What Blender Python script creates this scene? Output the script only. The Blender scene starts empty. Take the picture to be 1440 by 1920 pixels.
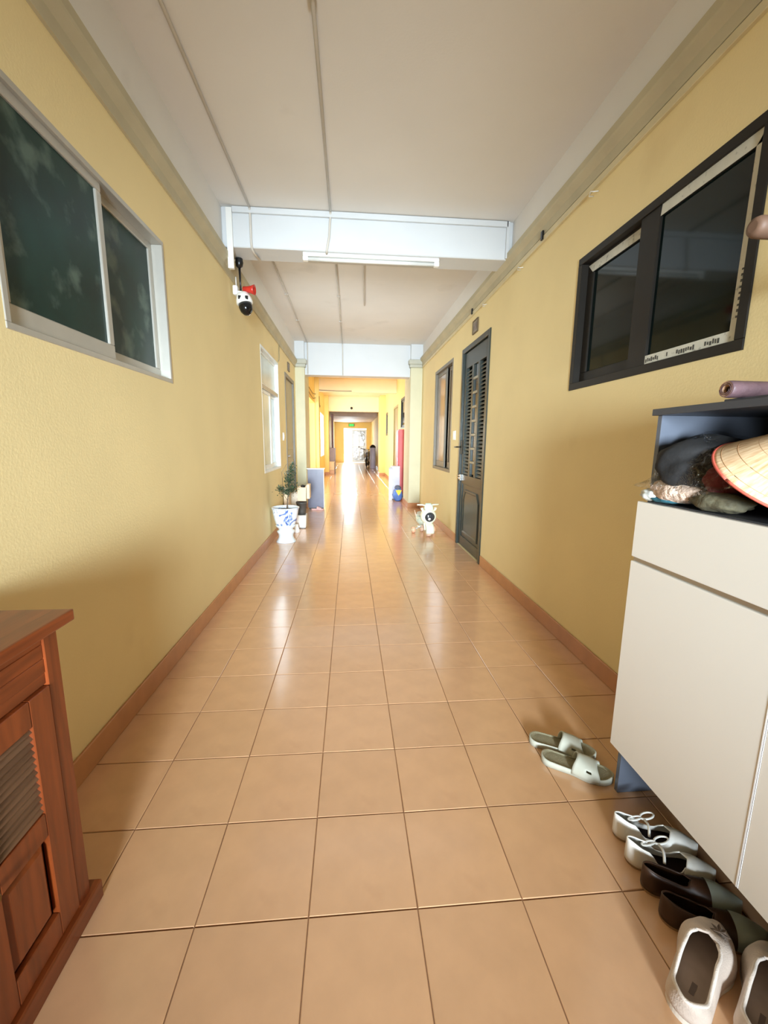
import bpy, bmesh, math, random
from mathutils import Vector, Matrix, noise as mnoise
random.seed(7)
PI = math.pi
SC = bpy.context.scene
COL = SC.collection

# ------------------------------------------------------------------ camera
cd = bpy.data.cameras.new('camera'); cam = bpy.data.objects.new('camera', cd); COL.objects.link(cam)
cd.sensor_fit = 'HORIZONTAL'; cd.sensor_width = 36.0; cd.lens = 36.0 * 763.7257 / 1440.0
cd.clip_start = 0.02; cd.clip_end = 200
_r = Vector((0.99661693, -0.08157851, 0.00998238)); _d = Vector((-0.00375098, -0.16648121, -0.98603749)); _f = Vector((0.08210135, 0.98266421, -0.16622399))
_m = Matrix((_r, -_d, -_f)).transposed().to_4x4(); _m.translation = (0, 0, 1.2725)
cam.matrix_world = _m
SC.camera = cam

# ------------------------------------------------------------------ world, lights, exposure
w = bpy.data.worlds.new('sky'); SC.world = w; w.use_nodes = True
wb = w.node_tree.nodes['Background']; wb.inputs[0].default_value = (0.86, 0.94, 1.0, 1); wb.inputs[1].default_value = 4.5
vs = SC.view_settings; vs.view_transform = 'Standard'; vs.look = 'None'; vs.gamma = 1.0; vs.use_curve_mapping = False
vs.exposure = 0.12

def area(name, loc, direction, sx, sy, power, color, spread=180):
    l = bpy.data.lights.new(name, 'AREA'); l.shape = 'RECTANGLE'; l.size = sx; l.size_y = sy; l.energy = power; l.color = color; l.spread = math.radians(spread)
    o = bpy.data.objects.new(name, l); COL.objects.link(o); o.location = loc
    o.rotation_euler = Vector(direction).to_track_quat('-Z', 'Y').to_euler()
    return o
# daylight through the openings of the corridor: the window behind the camera, the stair hall on the left, the far windows and the end door; two added fills come last
area('daylight_window_behind', (0.08, -3.12, 1.28), (0, 1, -0.015), 0.80, 1.2, 82, (0.78, 0.91, 1.0), 43)
area('daylight_stair_hall', (-3.4, 10.6, 1.6), (1, 0, 0), 3.0, 2.4, 75, (0.86, 0.95, 1.0))
area('daylight_side_windows', (-1.35, 14.9, 1.6), (1, 0, -0.1), 2.6, 1.4, 60, (0.86, 0.95, 1.0))
area('daylight_end_door', (-0.05, 27.9, 1.3), (0, -1, 0), 1.0, 2.1, 260, (0.74, 0.90, 1.0))
area('fill_mid_left', (-1.0, 5.57, 1.62), (1, 0, 0), 1.0, 1.35, 17, (0.80, 0.92, 1.0))  # added fill before the frosted window, brightens the middle of the right wall
area('fill_mid_right', (1.365, 6.2, 1.65), (-1, 0, 0), 1.0, 1.35, 9, (0.80, 0.91, 1.0))  # added fill before the taupe window, brightens the middle of the left wall

# ------------------------------------------------------------------ materials
MATS = {}
def mat(name, color, rough=0.6, metal=0.0, var=0.06, vscale=6.0, bump=0.0, bscale=60.0, spec=0.5, coat=0.0, objvar=0.0, alpha=1.0, emit=None, dirt=None):
    if name in MATS: return MATS[name]
    m = bpy.data.materials.new(name); m.use_nodes = True; nt = m.node_tree; N = nt.nodes; L = nt.links
    b = N['Principled BSDF']; b.inputs['Roughness'].default_value = rough; b.inputs['Metallic'].default_value = metal
    b.inputs['Specular IOR Level'].default_value = spec; b.inputs['Coat Weight'].default_value = coat
    b.inputs['Alpha'].default_value = alpha; b.inputs['Coat Roughness'].default_value = 0.13
    tc = N.new('ShaderNodeTexCoord')
    n = N.new('ShaderNodeTexNoise'); n.inputs['Scale'].default_value = vscale; n.inputs['Detail'].default_value = 5
    L.new(tc.outputs['Object'], n.inputs['Vector'])
    mp = N.new('ShaderNodeMapRange'); mp.inputs['From Min'].default_value = 0.3; mp.inputs['From Max'].default_value = 0.7
    mp.inputs['To Min'].default_value = 1 - var; mp.inputs['To Max'].default_value = 1 + var
    L.new(n.outputs['Fac'], mp.inputs['Value'])
    hs = N.new('ShaderNodeHueSaturation'); hs.inputs['Color'].default_value = (*color, 1)
    val = mp.outputs['Result']
    if objvar:
        oi = N.new('ShaderNodeObjectInfo'); m2 = N.new('ShaderNodeMapRange'); m2.inputs['To Min'].default_value = 1 - objvar; m2.inputs['To Max'].default_value = 1 + objvar
        L.new(oi.outputs['Random'], m2.inputs['Value'])
        mm = N.new('ShaderNodeMath'); mm.operation = 'MULTIPLY'; L.new(val, mm.inputs[0]); L.new(m2.outputs['Result'], mm.inputs[1]); val = mm.outputs[0]
    L.new(val, hs.inputs['Value'])
    out = hs.outputs['Color']
    if dirt:
        n3 = N.new('ShaderNodeTexNoise'); n3.inputs['Scale'].default_value = dirt[1]; n3.inputs['Detail'].default_value = 8
        L.new(tc.outputs['Object'], n3.inputs['Vector'])
        r3 = N.new('ShaderNodeMapRange'); r3.inputs['From Min'].default_value = dirt[2]; r3.inputs['From Max'].default_value = dirt[2] + 0.14
        r3.inputs['To Max'].default_value = dirt[3]
        L.new(n3.outputs['Fac'], r3.inputs['Value'])
        mx = N.new('ShaderNodeMix'); mx.data_type = 'RGBA'; mx.inputs[7].default_value = (*dirt[0], 1)
        L.new(r3.outputs['Result'], mx.inputs[0]); L.new(out, mx.inputs[6]); out = mx.outputs[2]
    L.new(out, b.inputs['Base Color'])
    if bump:
        n2 = N.new('ShaderNodeTexNoise'); n2.inputs['Scale'].default_value = bscale; n2.inputs['Detail'].default_value = 4
        L.new(tc.outputs['Object'], n2.inputs['Vector'])
        bp = N.new('ShaderNodeBump'); bp.inputs['Strength'].default_value = bump; bp.inputs['Distance'].default_value = 0.01
        L.new(n2.outputs['Fac'], bp.inputs['Height']); L.new(bp.outputs['Normal'], b.inputs['Normal'])
    if emit:
        b.inputs['Emission Color'].default_value = (*emit[0], 1); b.inputs['Emission Strength'].default_value = emit[1]
    MATS[name] = m
    return m
def s2l(r, g, b):
    f = lambda c: (c / 255 / 12.92) if c / 255 <= 0.04045 else ((c / 255 + 0.055) / 1.055) ** 2.4
    return (f(r), f(g), f(b))
YEL = mat('yellow_wall_paint', s2l(238, 217, 162), 0.75, var=0.03, vscale=2, bump=0.08, bscale=120, dirt=(s2l(206, 176, 118), 1.3, 0.66, 0.35))
YE2 = mat('warm_yellow_paint', s2l(246, 220, 146), 0.7, var=0.03, vscale=2, bump=0.06, bscale=120)
CREAM = mat('cream_far_paint', s2l(250, 232, 196), 0.7, var=0.03, vscale=2)
WHT = mat('white_wall_paint', s2l(232, 228, 222), 0.8, var=0.03, vscale=1.5, bump=0.05, bscale=90, dirt=(s2l(190, 184, 176), 2.0, 0.64, 0.35))
CRN = mat('aged_crown_paint', s2l(190, 180, 150), 0.7, var=0.08, vscale=5)
BEAM = mat('white_beam_paint', s2l(214, 217, 219), 0.6, var=0.02, vscale=3, bump=0.04, bscale=80)
TILE = mat('terracotta_tile', s2l(222, 174, 132), 0.26, var=0.05, vscale=9, bump=0.03, bscale=14, spec=0.6, coat=0.7, objvar=0.035, dirt=(s2l(196, 148, 110), 3.0, 0.62, 0.5))
GROUT = mat('tile_grout', s2l(140, 100, 68), 0.8, var=0.15, vscale=30)
SKIRT = mat('terracotta_skirting', s2l(196, 138, 92), 0.35, var=0.08, vscale=8)
DGRN = mat('dark_green_door_paint', s2l(46, 53, 48), 0.35, var=0.08, vscale=8, spec=0.5)
DARK = mat('unlit_room_dark', s2l(22, 24, 22), 0.8)  # shade of the unlit rooms, put into a sheet's colour
ALU = mat('brushed_aluminium', s2l(182, 178, 168), 0.4, metal=0.35, var=0.05, vscale=10)
BLKF = mat('dark_brown_window_frame', s2l(34, 30, 25), 0.5, var=0.06, spec=0.25)
GRYF = mat('taupe_window_frame', s2l(120, 112, 98), 0.4, var=0.06)
GGLS = mat('dark_green_glass', s2l(8, 22, 21), 0.06, var=0.1, vscale=4, spec=0.3)
FROST = mat('stained_frosted_green_glass', s2l(18, 50, 44), 0.34, var=0.35, vscale=5, spec=0.2, dirt=(s2l(110, 130, 118), 7.0, 0.55, 0.5))
PALEG = mat('pale_frosted_glass', s2l(206, 216, 204), 0.25, var=0.1, vscale=4)
BEIG = mat('beige_reflection_glass', s2l(178, 158, 138), 0.12, metal=0.2, var=0.15, vscale=3)  # beige is the opposite wall's reflection put into the pane colour
TAPE = mat('printed_film_tape', s2l(206, 204, 190), 0.5, var=0.06, vscale=20, dirt=(s2l(90, 90, 84), 38.0, 0.6, 0.8))
CABW = mat('cream_laminate', s2l(232, 226, 216), 0.35, var=0.015, vscale=2)
CABD = mat('charcoal_laminate', s2l(58, 60, 66), 0.4, var=0.05)
CABS = mat('slate_grey_laminate', s2l(88, 93, 104), 0.35, var=0.04)
CHRM = mat('satin_metal', s2l(190, 190, 188), 0.25, metal=0.9, var=0.03)
EDGE = mat('white_edge_strip', s2l(250, 250, 250), 0.3)
PLA = mat('white_plastic', s2l(240, 240, 236), 0.35, var=0.02)
BLK = mat('black_plastic', s2l(22, 22, 24), 0.3, var=0.1)
RED = mat('red_plastic', s2l(196, 48, 36), 0.35, var=0.06)

def wood_mat(name, c1, c2, axis, rough=0.35):
    m = bpy.data.materials.new(name); m.use_nodes = True; nt = m.node_tree; N = nt.nodes; L = nt.links
    b = N['Principled BSDF']; b.inputs['Roughness'].default_value = rough; b.inputs['Coat Weight'].default_value = 0.15
    tc = N.new('ShaderNodeTexCoord'); mp = N.new('ShaderNodeMapping'); s = [14, 14, 14]; s[axis] = 1.2
    mp.inputs['Scale'].default_value = s; L.new(tc.outputs['Object'], mp.inputs['Vector'])
    n = N.new('ShaderNodeTexNoise'); n.inputs['Scale'].default_value = 3; n.inputs['Detail'].default_value = 7; n.inputs['Distortion'].default_value = 0.6
    L.new(mp.outputs['Vector'], n.inputs['Vector'])
    cr = N.new('ShaderNodeValToRGB'); cr.color_ramp.elements[0].position = 0.35; cr.color_ramp.elements[1].position = 0.68
    cr.color_ramp.elements[0].color = (*c1, 1); cr.color_ramp.elements[1].color = (*c2, 1)
    L.new(n.outputs['Fac'], cr.inputs[0]); L.new(cr.outputs[0], b.inputs['Base Color'])
    return m
WOODV = wood_mat('red_brown_wood_upright', s2l(104, 44, 14), s2l(134, 62, 24), 2)
WOODH = wood_mat('red_brown_wood_lengthwise', s2l(104, 44, 14), s2l(134, 62, 24), 1)
WOODD = wood_mat('brown_louvre_wood', s2l(88, 58, 38), s2l(112, 78, 54), 1, 0.45)

def porcelain():
    m = bpy.data.materials.new('blue_white_porcelain'); m.use_nodes = True; nt = m.node_tree; N = nt.nodes; L = nt.links
    b = N['Principled BSDF']; b.inputs['Roughness'].default_value = 0.12; b.inputs['Coat Weight'].default_value = 0.4
    tc = N.new('ShaderNodeTexCoord'); n = N.new('ShaderNodeTexNoise'); n.inputs['Scale'].default_value = 10; n.inputs['Detail'].default_value = 3; n.inputs['Distortion'].default_value = 1.4
    L.new(tc.outputs['Object'], n.inputs['Vector'])
    cr = N.new('ShaderNodeValToRGB'); e = cr.color_ramp.elements
    e[0].position = 0.52; e[0].color = (*s2l(232, 240, 250), 1); e[1].position = 0.60; e[1].color = (*s2l(104, 134, 200), 1)
    x = e.new(0.68); x.color = (*s2l(58, 86, 164), 1)
    L.new(n.outputs['Fac'], cr.inputs[0]); L.new(cr.outputs[0], b.inputs['Base Color']); return m
PORC = porcelain()
PORW = mat('pale_blue_white_porcelain', s2l(228, 238, 244), 0.15, var=0.03, coat=0.4)

# ------------------------------------------------------------------ mesh helpers
def box(bm, x0, x1, y0, y1, z0, z1, bev=0.0, mi=0, seg=1):
    vs_ = [bm.verts.new((x, y, z)) for z in (z0, z1) for y in (y0, y1) for x in (x0, x1)]
    fs = []
    for q in ((0, 2, 3, 1), (4, 5, 7, 6), (0, 1, 5, 4), (2, 6, 7, 3), (0, 4, 6, 2), (1, 3, 7, 5)):
        f = bm.faces.new([vs_[i] for i in q]); f.material_index = mi; fs.append(f)
    if bev:
        es = list({e for f in fs for e in f.edges})
        r = bmesh.ops.bevel(bm, geom=es, offset=bev, segments=seg, affect='EDGES', profile=0.6)
        for f in r['faces']: f.material_index = mi
    return vs_
def loft(bm, rings, close=True, cap0=False, cap1=False, mi=0, smooth=True):
    R = [[bm.verts.new(p) for p in r] for r in rings]; n = len(R[0])
    for a, b in zip(R, R[1:]):
        for i in range(n if close else n - 1):
            j = (i + 1) % n
            f = bm.faces.new((a[i], a[j], b[j], b[i])); f.smooth = smooth; f.material_index = mi
    if cap0: f = bm.faces.new(R[0][::-1]); f.material_index = mi
    if cap1: f = bm.faces.new(R[-1]); f.material_index = mi
    return R
def ring(c, u, v, ru, rv=None, n=16, ph=0):
    rv = ru if rv is None else rv
    return [c + u * (ru * math.cos(2 * PI * i / n + ph)) + v * (rv * math.sin(2 * PI * i / n + ph)) for i in range(n)]
def frame_of(d):
    d = d.normalized(); a = Vector((0, 0, 1)) if abs(d.z) < 0.9 else Vector((1, 0, 0))
    u = d.cross(a).normalized(); return u, d.cross(u)
def cyl(bm, p0, p1, r0, r1=None, n=16, caps=True, mi=0):
    p0, p1 = Vector(p0), Vector(p1); r1 = r0 if r1 is None else r1; u, v = frame_of(p1 - p0)
    loft(bm, [ring(p0, u, v, r0, n=n), ring(p1, u, v, r1, n=n)], True, caps, caps, mi)
def tube(bm, pts, r, n=8, caps=True, mi=0):
    pts = [Vector(p) for p in pts]; rings = []; u0 = None
    for i, p in enumerate(pts):
        d = (pts[min(i + 1, len(pts) - 1)] - pts[max(i - 1, 0)]).normalized()
        if u0 is None: u, v = frame_of(d)
        else:
            u = (u0 - d * u0.dot(d)).normalized(); v = d.cross(u)
        u0 = u
        rr = r(i / (len(pts) - 1)) if callable(r) else r
        rings.append(ring(p, u, v, rr, n=n))
    loft(bm, rings, True, caps, caps, mi)
def lathe(bm, prof, c=(0, 0, 0), axis=(0, 0, 1), n=24, cap0=True, cap1=True, mi=0):
    c = Vector(c); ax = Vector(axis).normalized(); u, v = frame_of(ax)
    loft(bm, [ring(c + ax * z, u, v, max(r, 1e-4), n=n) for r, z in prof], True, cap0, cap1, mi)
def blob(bm, c, rad, n=20, m=12, amp=0.0, freq=3.0, seed=0, flat=None, mi=0):
    c = Vector(c); rings = []
    for j in range(m + 1):
        t = PI * j / m; rr = []
        for i in range(n):
            a = 2 * PI * i / n
            d = Vector((math.sin(t) * math.cos(a), math.sin(t) * math.sin(a), -math.cos(t)))
            k = 1 + amp * mnoise.noise(d * freq + Vector((seed * 7.1, seed * 3.3, 0)))
            p = Vector((d.x * rad[0], d.y * rad[1], d.z * rad[2])) * k + c
            if flat is not None and p.z < flat: p.z = flat + (p.z - flat) * 0.02
            rr.append(p)
        rings.append(rr)
    loft(bm, rings, True, False, False, mi)
    bmesh.ops.remove_doubles(bm, verts=bm.verts, dist=1e-5)
def sheet(bm, f, nu, nv, mi=0):
    R = [[bm.verts.new(f(i / nu, j / nv)) for i in range(nu + 1)] for j in range(nv + 1)]
    for a, b in zip(R, R[1:]):
        for i in range(nu):
            q = bm.faces.new((a[i], a[i + 1], b[i + 1], b[i])); q.smooth = True; q.material_index = mi
def NB(): return bmesh.new()

def obj(name, bm, m, parent=None, kind=None, label=None, local=False, solid=0.0, sub=0, smooth_angle=None):
    bmesh.ops.recalc_face_normals(bm, faces=bm.faces) if not solid else None
    me = bpy.data.meshes.new(name); 
    if parent is not None and not local: bm.transform(INV[parent.name])
    bm.to_mesh(me); bm.free()
    for x in (m if isinstance(m, (list, tuple)) else [m]): me.materials.append(x)
    o = bpy.data.objects.new(name, me); COL.objects.link(o)
    if parent is not None:
        o.parent = parent; INV[o.name] = INV[parent.name] if not local else Matrix.Identity(4)
    else: INV[o.name] = Matrix.Identity(4)
    if solid:
        md = o.modifiers.new('thickness', 'SOLIDIFY'); md.thickness = solid; md.offset = 0
    if sub:
        md = o.modifiers.new('smooth', 'SUBSURF'); md.levels = sub; md.render_levels = sub
    if kind: o['kind'] = kind
    if label: o['label'] = label
    return o
INV = {}
def tag(o, label, cat, group=None):
    o['label'] = label; o['category'] = cat
    if group: o['group'] = group
    return o
def thing(name, label, cat, loc, rz=0.0, group=None, kind=None):
    o = bpy.data.objects.new(name, None); COL.objects.link(o); o.empty_display_size = 0.1
    o.location = loc; o.rotation_euler = (0, 0, rz)
    INV[o.name] = (Matrix.Translation(loc) @ Matrix.Rotation(rz, 4, 'Z')).inverted()
    if label: o['label'] = label
    if cat: o['category'] = cat
    if group: o['group'] = group
    if kind: o['kind'] = kind
    return o
def copy_tree(o, loc, rz, label, group=None, mats=None):
    r = o.copy(); COL.objects.link(r); r.location = loc; r.rotation_euler = (0, 0, rz); r['label'] = label
    if group: r['group'] = group
    def rec(src, dst):
        for ch in list(src.children):
            c = ch.copy(); COL.objects.link(c); c.parent = dst; rec(ch, c)
    rec(o, r); return r

# ================================================================== SETTING
XL, XR, ZC = -1.02, 1.38, 3.12
YB, YE = -3.2, 27.3
TX0, TY0, T = -0.71776, 0.02088, 0.3

# floor: grout bed + tiles
bm = NB(); box(bm, XL, XR, YB, YE, -0.15, -0.003)
floor = obj('floor', bm, GROUT, kind='structure', label='glossy terracotta square tile floor of the corridor')
def tile_bm(bm, cx, cy, h=0.1486):
    a = h - 0.0018
    lo = [bm.verts.new((cx + sx * h, cy + sy * h, -0.006)) for sx, sy in ((-1, -1), (1, -1), (1, 1), (-1, 1))]
    mi_ = [bm.verts.new((cx + sx * h, cy + sy * h, -0.0016)) for sx, sy in ((-1, -1), (1, -1), (1, 1), (-1, 1))]
    up = [bm.verts.new((cx + sx * a, cy + sy * a, 0)) for sx, sy in ((-1, -1), (1, -1), (1, 1), (-1, 1))]
    bm.faces.new(up)
    for A, B in ((lo, mi_), (mi_, up)):
        for i in range(4): bm.faces.new((A[i], A[(i + 1) % 4], B[(i + 1) % 4], B[i]))
bm = NB(); tile_bm(bm, 0, 0); tme = bpy.data.meshes.new('tile'); bm.to_mesh(tme); bm.free(); tme.materials.append(TILE)
for k in range(37):
    for c in range(-1, 7):
        t = bpy.data.objects.new('tile', tme); COL.objects.link(t); t.parent = floor
        t.location = (TX0 + (c + .5) * T, TY0 + (k + .5) * T, random.uniform(-0.0004, 0.0003))
        t.rotation_euler = (random.gauss(0, 0.0011), random.gauss(0, 0.0011), random.gauss(0, 0.0012))
bm = NB()
for k in list(range(-10, 0)) + list(range(37, 91)):
    for c in range(-1, 7): tile_bm(bm, TX0 + (c + .5) * T, TY0 + (k + .5) * T)
obj('tile', bm, TILE, floor, kind='stuff')

def wall_mesh(bm, xa, xb, y0, y1, z0, z1, ops):
    ys = sorted({y0, y1} | {v for o in ops for v in o[:2] if y0 < v < y1})
    for a, b in zip(ys, ys[1:]):
        mid = (a + b) / 2; cuts = sorted([(o[2], o[3]) for o in ops if o[0] <= mid <= o[1]])
        z = z0
        for c0, c1 in cuts:
            if c0 > z: box(bm, xa, xb, a, b, z, min(c0, z1))
            z = max(z, c1)
        if z < z1: box(bm, xa, xb, a, b, z, z1)
W1 = (1.375, 2.535, 1.600, 2.345); W2 = (1.400, 2.560, 1.610, 2.370)
W3 = (5.600, 6.765, 0.875, 2.410); W4 = (4.985, 6.160, 0.900, 2.380)
D1 = (4.120, 5.130, 0.0, 2.400); D2 = (6.740, 7.740, 0.0, 2.360)
STAIR = (8.95, 12.25, 0.0, 2.40); W5 = (13.45, 16.35, 0.75, 2.35)
W6 = (9.95, 11.33, 1.66, 2.46); D4 = (12.0, 13.1, 0.0, 2.38); W7 = (15.2, 16.0, 1.56, 2.41)
D2b = (18.2, 20.6, 0.0, 2.3)
def two_tone(name, xa, xb, y0, y1, ops, zs, lo, hi, label):
    bm = NB(); wall_mesh(bm, xa, xb, y0, y1, -0.02, zs, ops); n = len(bm.faces)
    wall_mesh(bm, xa, xb, y0, y1, zs, ZC + 0.05, ops)
    bm.faces.ensure_lookup_table()
    for f in bm.faces[n:]: f.material_index = 1
    return obj(name, bm, [lo, hi], kind='structure', label=label)
wl = two_tone('wall_left', XL - 0.14, XL, YB, 8.4, [W1, W4, D2], 2.70, YEL, WHT, 'yellow painted wall on the left of the corridor')
wr = two_tone('wall_right', XR, XR + 0.14, YB, 8.4, [W2, W3, D1], 2.76, YEL, WHT, 'yellow painted wall on the right of the corridor')
bm = NB(); wall_mesh(bm, XL - 0.14, XL, 8.4, YE, -0.02, ZC + .05, [STAIR, W5]); obj('wall_left_far', bm, YE2, kind='structure', label='warm yellow far part of the left wall with the stair opening')
bm = NB(); wall_mesh(bm, XR, XR + 0.14, 8.4, YE, -0.02, ZC + .05, [W6, D4, W7]); obj('wall_right_far', bm, YE2, kind='structure', label='warm yellow far part of the right wall')
# end wall with the open door, back wall with the window behind the camera
def wall_y(bm, ya, yb, x0, x1, z0, z1, ops):
    xs = sorted({x0, x1} | {v for o in ops for v in o[:2]})
    for a, b in zip(xs, xs[1:]):
        mid = (a + b) / 2; z = z0
        for o in sorted(ops, key=lambda o: o[2]):
            if o[0] <= mid <= o[1]:
                if o[2] > z: box(bm, a, b, ya, yb, z, o[2])
                z = max(z, o[3])
        if z < z1: box(bm, a, b, ya, yb, z, z1)
bm = NB(); wall_y(bm, YE, YE + .14, XL - .14, XR + .14, -0.02, ZC + .05, [(-0.44, 1.10, 0.0, 2.25)]); obj('wall_end', bm, YE2, kind='structure', label='yellow end wall of the corridor around the bright doorway')
bm = NB(); wall_y(bm, YB - .14, YB, XL - .14, XR + .14, -0.02, ZC + .05, [(-0.36, 0.64, 0.58, 2.02)]); obj('wall_back', bm, mat('bounce_damping_brown', s2l(92, 74, 58), .7), kind='structure', label='unseen back wall with a window, dark brown to cut bounced light')  # dark tone chosen to damp bounced light near the camera
# ceiling
bm = NB(); box(bm, XL - .14, XR + .14, YB - .14, 8.35, ZC, ZC + .15); ceil = obj('ceiling', bm, WHT, kind='structure', label='flat white painted corridor ceiling')
bm = NB(); box(bm, XL - .14, XR + .14, 8.35, YE + .14, ZC, ZC + .15); obj('ceiling_far', bm, CREAM, kind='structure', label='cream ceiling beyond the second beam')
# beams
def beam(n, y0, y1, zb, m, label):
    bm = NB(); box(bm, XL, XR, y0, y1, zb, ZC, 0.006); return obj('trim_%d' % n, bm, m, kind='structure', label=label)
beam(1, 3.69, 3.93, 2.825, BEAM, 'nearest white ceiling beam carrying the tube lamp')
beam(2, 8.12, 8.36, 2.535, BEAM, 'deep white beam between the two nearest pillars')
beam(3, 12.4, 12.65, 2.74, CREAM, 'cream beam beyond the stair opening')
beam(4, 17.0, 17.3, 2.53, CREAM, 'deep cream beam far down the corridor')
bm = NB(); box(bm, XL, XR, 21.3, YE, 2.6, ZC); obj('trim_5', bm, mat('mauve_soffit_paint', s2l(206, 188, 182), .7), kind='structure', label='lowered mauve soffit before the end wall')
# pillars with capitals
def pillar(n, x0, x1, y0, y1, m, top, label, zcap=None, out=0.02, bz=0.1):
    p = thing('trim_%d' % n, label, None, ((x0 + x1) / 2, (y0 + y1) / 2, 0), kind='structure')
    zt = zcap if zcap else ZC
    bm = NB(); box(bm, x0, x1, y0, y1, 0, zt, 0.008); obj('shaft', bm, m, p)
    if zcap:
        bm = NB(); box(bm, x0, x1, y0, y1, zcap, ZC, 0.004); obj('upper_block', bm, top, p)
        bm = NB(); box(bm, x0 - out, x1 + out, y0 - out, y1 + out, zcap, zcap + .055, 0.006); box(bm, x0 - out * 2, x1 + out * 2, y0 - out * 2, y1 + out * 2, zcap + .055, zcap + .14, 0.01); obj('capital', bm, mat('aged_capital_paint', s2l(192, 192, 178), .7, var=.06), p)
    bm = NB(); box(bm, x0 - .012, x1 + .012, y0 - .012, y1 + .012, 0, bz, 0.003); obj('skirting', bm, SKIRT, p)
    return p
PALE = mat('cool_lit_pillar_yellow', s2l(212, 208, 178), 0.7, var=0.03)  # wall yellow, paled in colour as if facing the cool light
pillar(6, XL - .02, -0.845, 8.02, 8.80, PALE, BEAM, 'pale square pillar on the left before the stair opening', 2.66)
pillar(7, 1.155, XR + .02, 8.02, 8.84, PALE, BEAM, 'pale square pillar on the right behind the ride-on toy', 2.70)
pillar(8, XL - .16, -0.90, 12.27, 12.75, YE2, YE2, 'bright yellow pillar on the left after the stair opening')
pillar(9, 1.165, XR + .02, 16.3, 17.3, YE2, YE2, 'orange-yellow pillar on the right far down the corridor')
pillar(10, XL - .02, -0.86, 16.7, 17.3, YE2, YE2, 'yellow pillar on the left far down the corridor')
# crown mouldings and skirting
def crown(n, x, s, z0, y0, y1, m, label):
    prof = [(0, z0), (0.014, z0), (0.016, z0 + .055), (0.045, z0 + .085), (0.05, z0 + .095), (0.05, z0 + .135), (0, z0 + .135)]
    bm = NB(); loft(bm, [[Vector((x + s * a, y, b)) for a, b in prof] for y in (y0, y1)], True, True, True, smooth=False)
    obj('trim_%d' % n, bm, m, kind='structure', label=label)
crown(11, XL, 1, 2.645, YB, 8.0, CRN, 'aged crown moulding along the left wall')
crown(12, XR, -1, 2.735, YB, 8.0, CRN, 'aged crown moulding along the right wall')
def skirt(name, x, s, segs, h, m, label):
    bm = NB()
    for a, b in segs: box(bm, min(x, x + s * .012), max(x, x + s * .012), a, b, 0, h, 0.003)
    obj(name, bm, m, kind='structure', label=label)
skirt('baseboard_left', XL, 1, [(YB, 6.72), (7.76, 8.0)], 0.108, SKIRT, 'terracotta skirting along the left wall')
skirt('baseboard_right', XR, -1, [(YB, 4.10), (5.15, 8.0)], 0.105, SKIRT, 'terracotta skirting along the right wall')
skirt('baseboard_left_far', XL, 1, [(12.78, 16.7), (17.3, YE)], 0.1, SKIRT, 'terracotta skirting along the far left wall')
skirt('baseboard_right_far', XR, -1, [(8.86, 11.98), (13.12, 16.28), (17.32, YE)], 0.1, SKIRT, 'terracotta skirting along the far right wall')
# stair hall on the left, balcony beyond the end door
bm = NB(); box(bm, -4.0, XL - .0, 8.95, 12.25, -0.15, 0.0); obj('floor_stair_hall', bm, TILE, kind='structure', label='tiled floor of the stair hall on the left')
bm = NB(); box(bm, -4.0, XL - .14, 8.8, 12.4, 2.9, 3.05); obj('ceiling_stair_hall', bm, CREAM, kind='structure', label='ceiling of the stair hall')
bm = NB(); box(bm, -4.0, XL - .14, 8.81, 8.95, 0, 2.9); obj('wall_stair_near', bm, YE2, kind='structure', label='near side wall of the stair hall')
bm = NB(); box(bm, -4.0, XL - .14, 12.25, 12.39, 0, 2.9); obj('wall_stair_far', bm, YE2, kind='structure', label='far side wall of the stair hall')
bm = NB(); box(bm, -3, 3, YE, 31, -0.16, -0.01); obj('floor_balcony', bm, mat('pale_concrete', s2l(225, 222, 214), .7), kind='structure', label='pale balcony floor beyond the end door')

# ------------------------------------------------------------------ windows
def ringbox(bm, xa, xb, y0, y1, z0, z1, w, wb=None, bev=0.0):
    wb = wb or w
    box(bm, xa, xb, y0, y1, z0, z0 + wb, bev); box(bm, xa, xb, y0, y1, z1 - w, z1, bev)
    box(bm, xa, xb, y0, y0 + w, z0 + wb, z1 - w, bev); box(bm, xa, xb, y1 - w, y1, z0 + wb, z1 - w, bev)
def X2(x, s, a, b):
    p, q = x + s * a, x + s * b; return min(p, q), max(p, q)
# window 1 (left, near): aluminium sliding window with stained panes. depth into the wall is negative x
def slider(n, label, x, s, o, fm, pm, fw, sashes, proud=0.0, depth=0.11):
    """s points into the wall; sashes: (y0, y1, z0, z1, depth, stile, bottom rail, pane material)"""
    t = thing('window_%d' % n, label, None, (x, (o[0] + o[1]) / 2, o[2]), kind='structure')
    bm = NB(); a, b = X2(x, s, -proud, depth); ringbox(bm, a, b, o[0], o[1], o[2], o[3], fw, bev=0.002); obj('frame', bm, fm, t)
    out = []
    for y0, y1, z0, z1, d, st, br, pmat in sashes:
        bm = NB(); a, b = X2(x, s, d, d + .026); ringbox(bm, a, b, y0, y1, z0, z1, st, br, 0.003); sa = obj('sash', bm, fm, t)
        bm = NB(); a, b = X2(x, s, d + .010, d + .016); box(bm, a, b, y0 + st * .8, y1 - st * .8, z0 + br * .8, z1 - st * .8); obj('pane', bm, pmat, sa)
        out.append(sa)
    bm = NB(); a, b = X2(x, s, depth - .004, depth); box(bm, a, b, o[0] + .005, o[1] - .005, o[2] + .005, o[3] - .005); obj('dark_room_sheet', bm, DARK, t)  # dark sheet stands for the unlit room behind the panes
    return t, out
slider(1, 'aluminium sliding window with stained dark panes on the left wall', XL, -1, W1, ALU, FROST, 0.022,
       [(1.39, 1.985, 1.622, 2.325, 0.012, 0.036, 0.062, FROST), (1.93, 2.513, 1.622, 2.325, 0.052, 0.036, 0.052, FROST)], 0.003)
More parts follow.
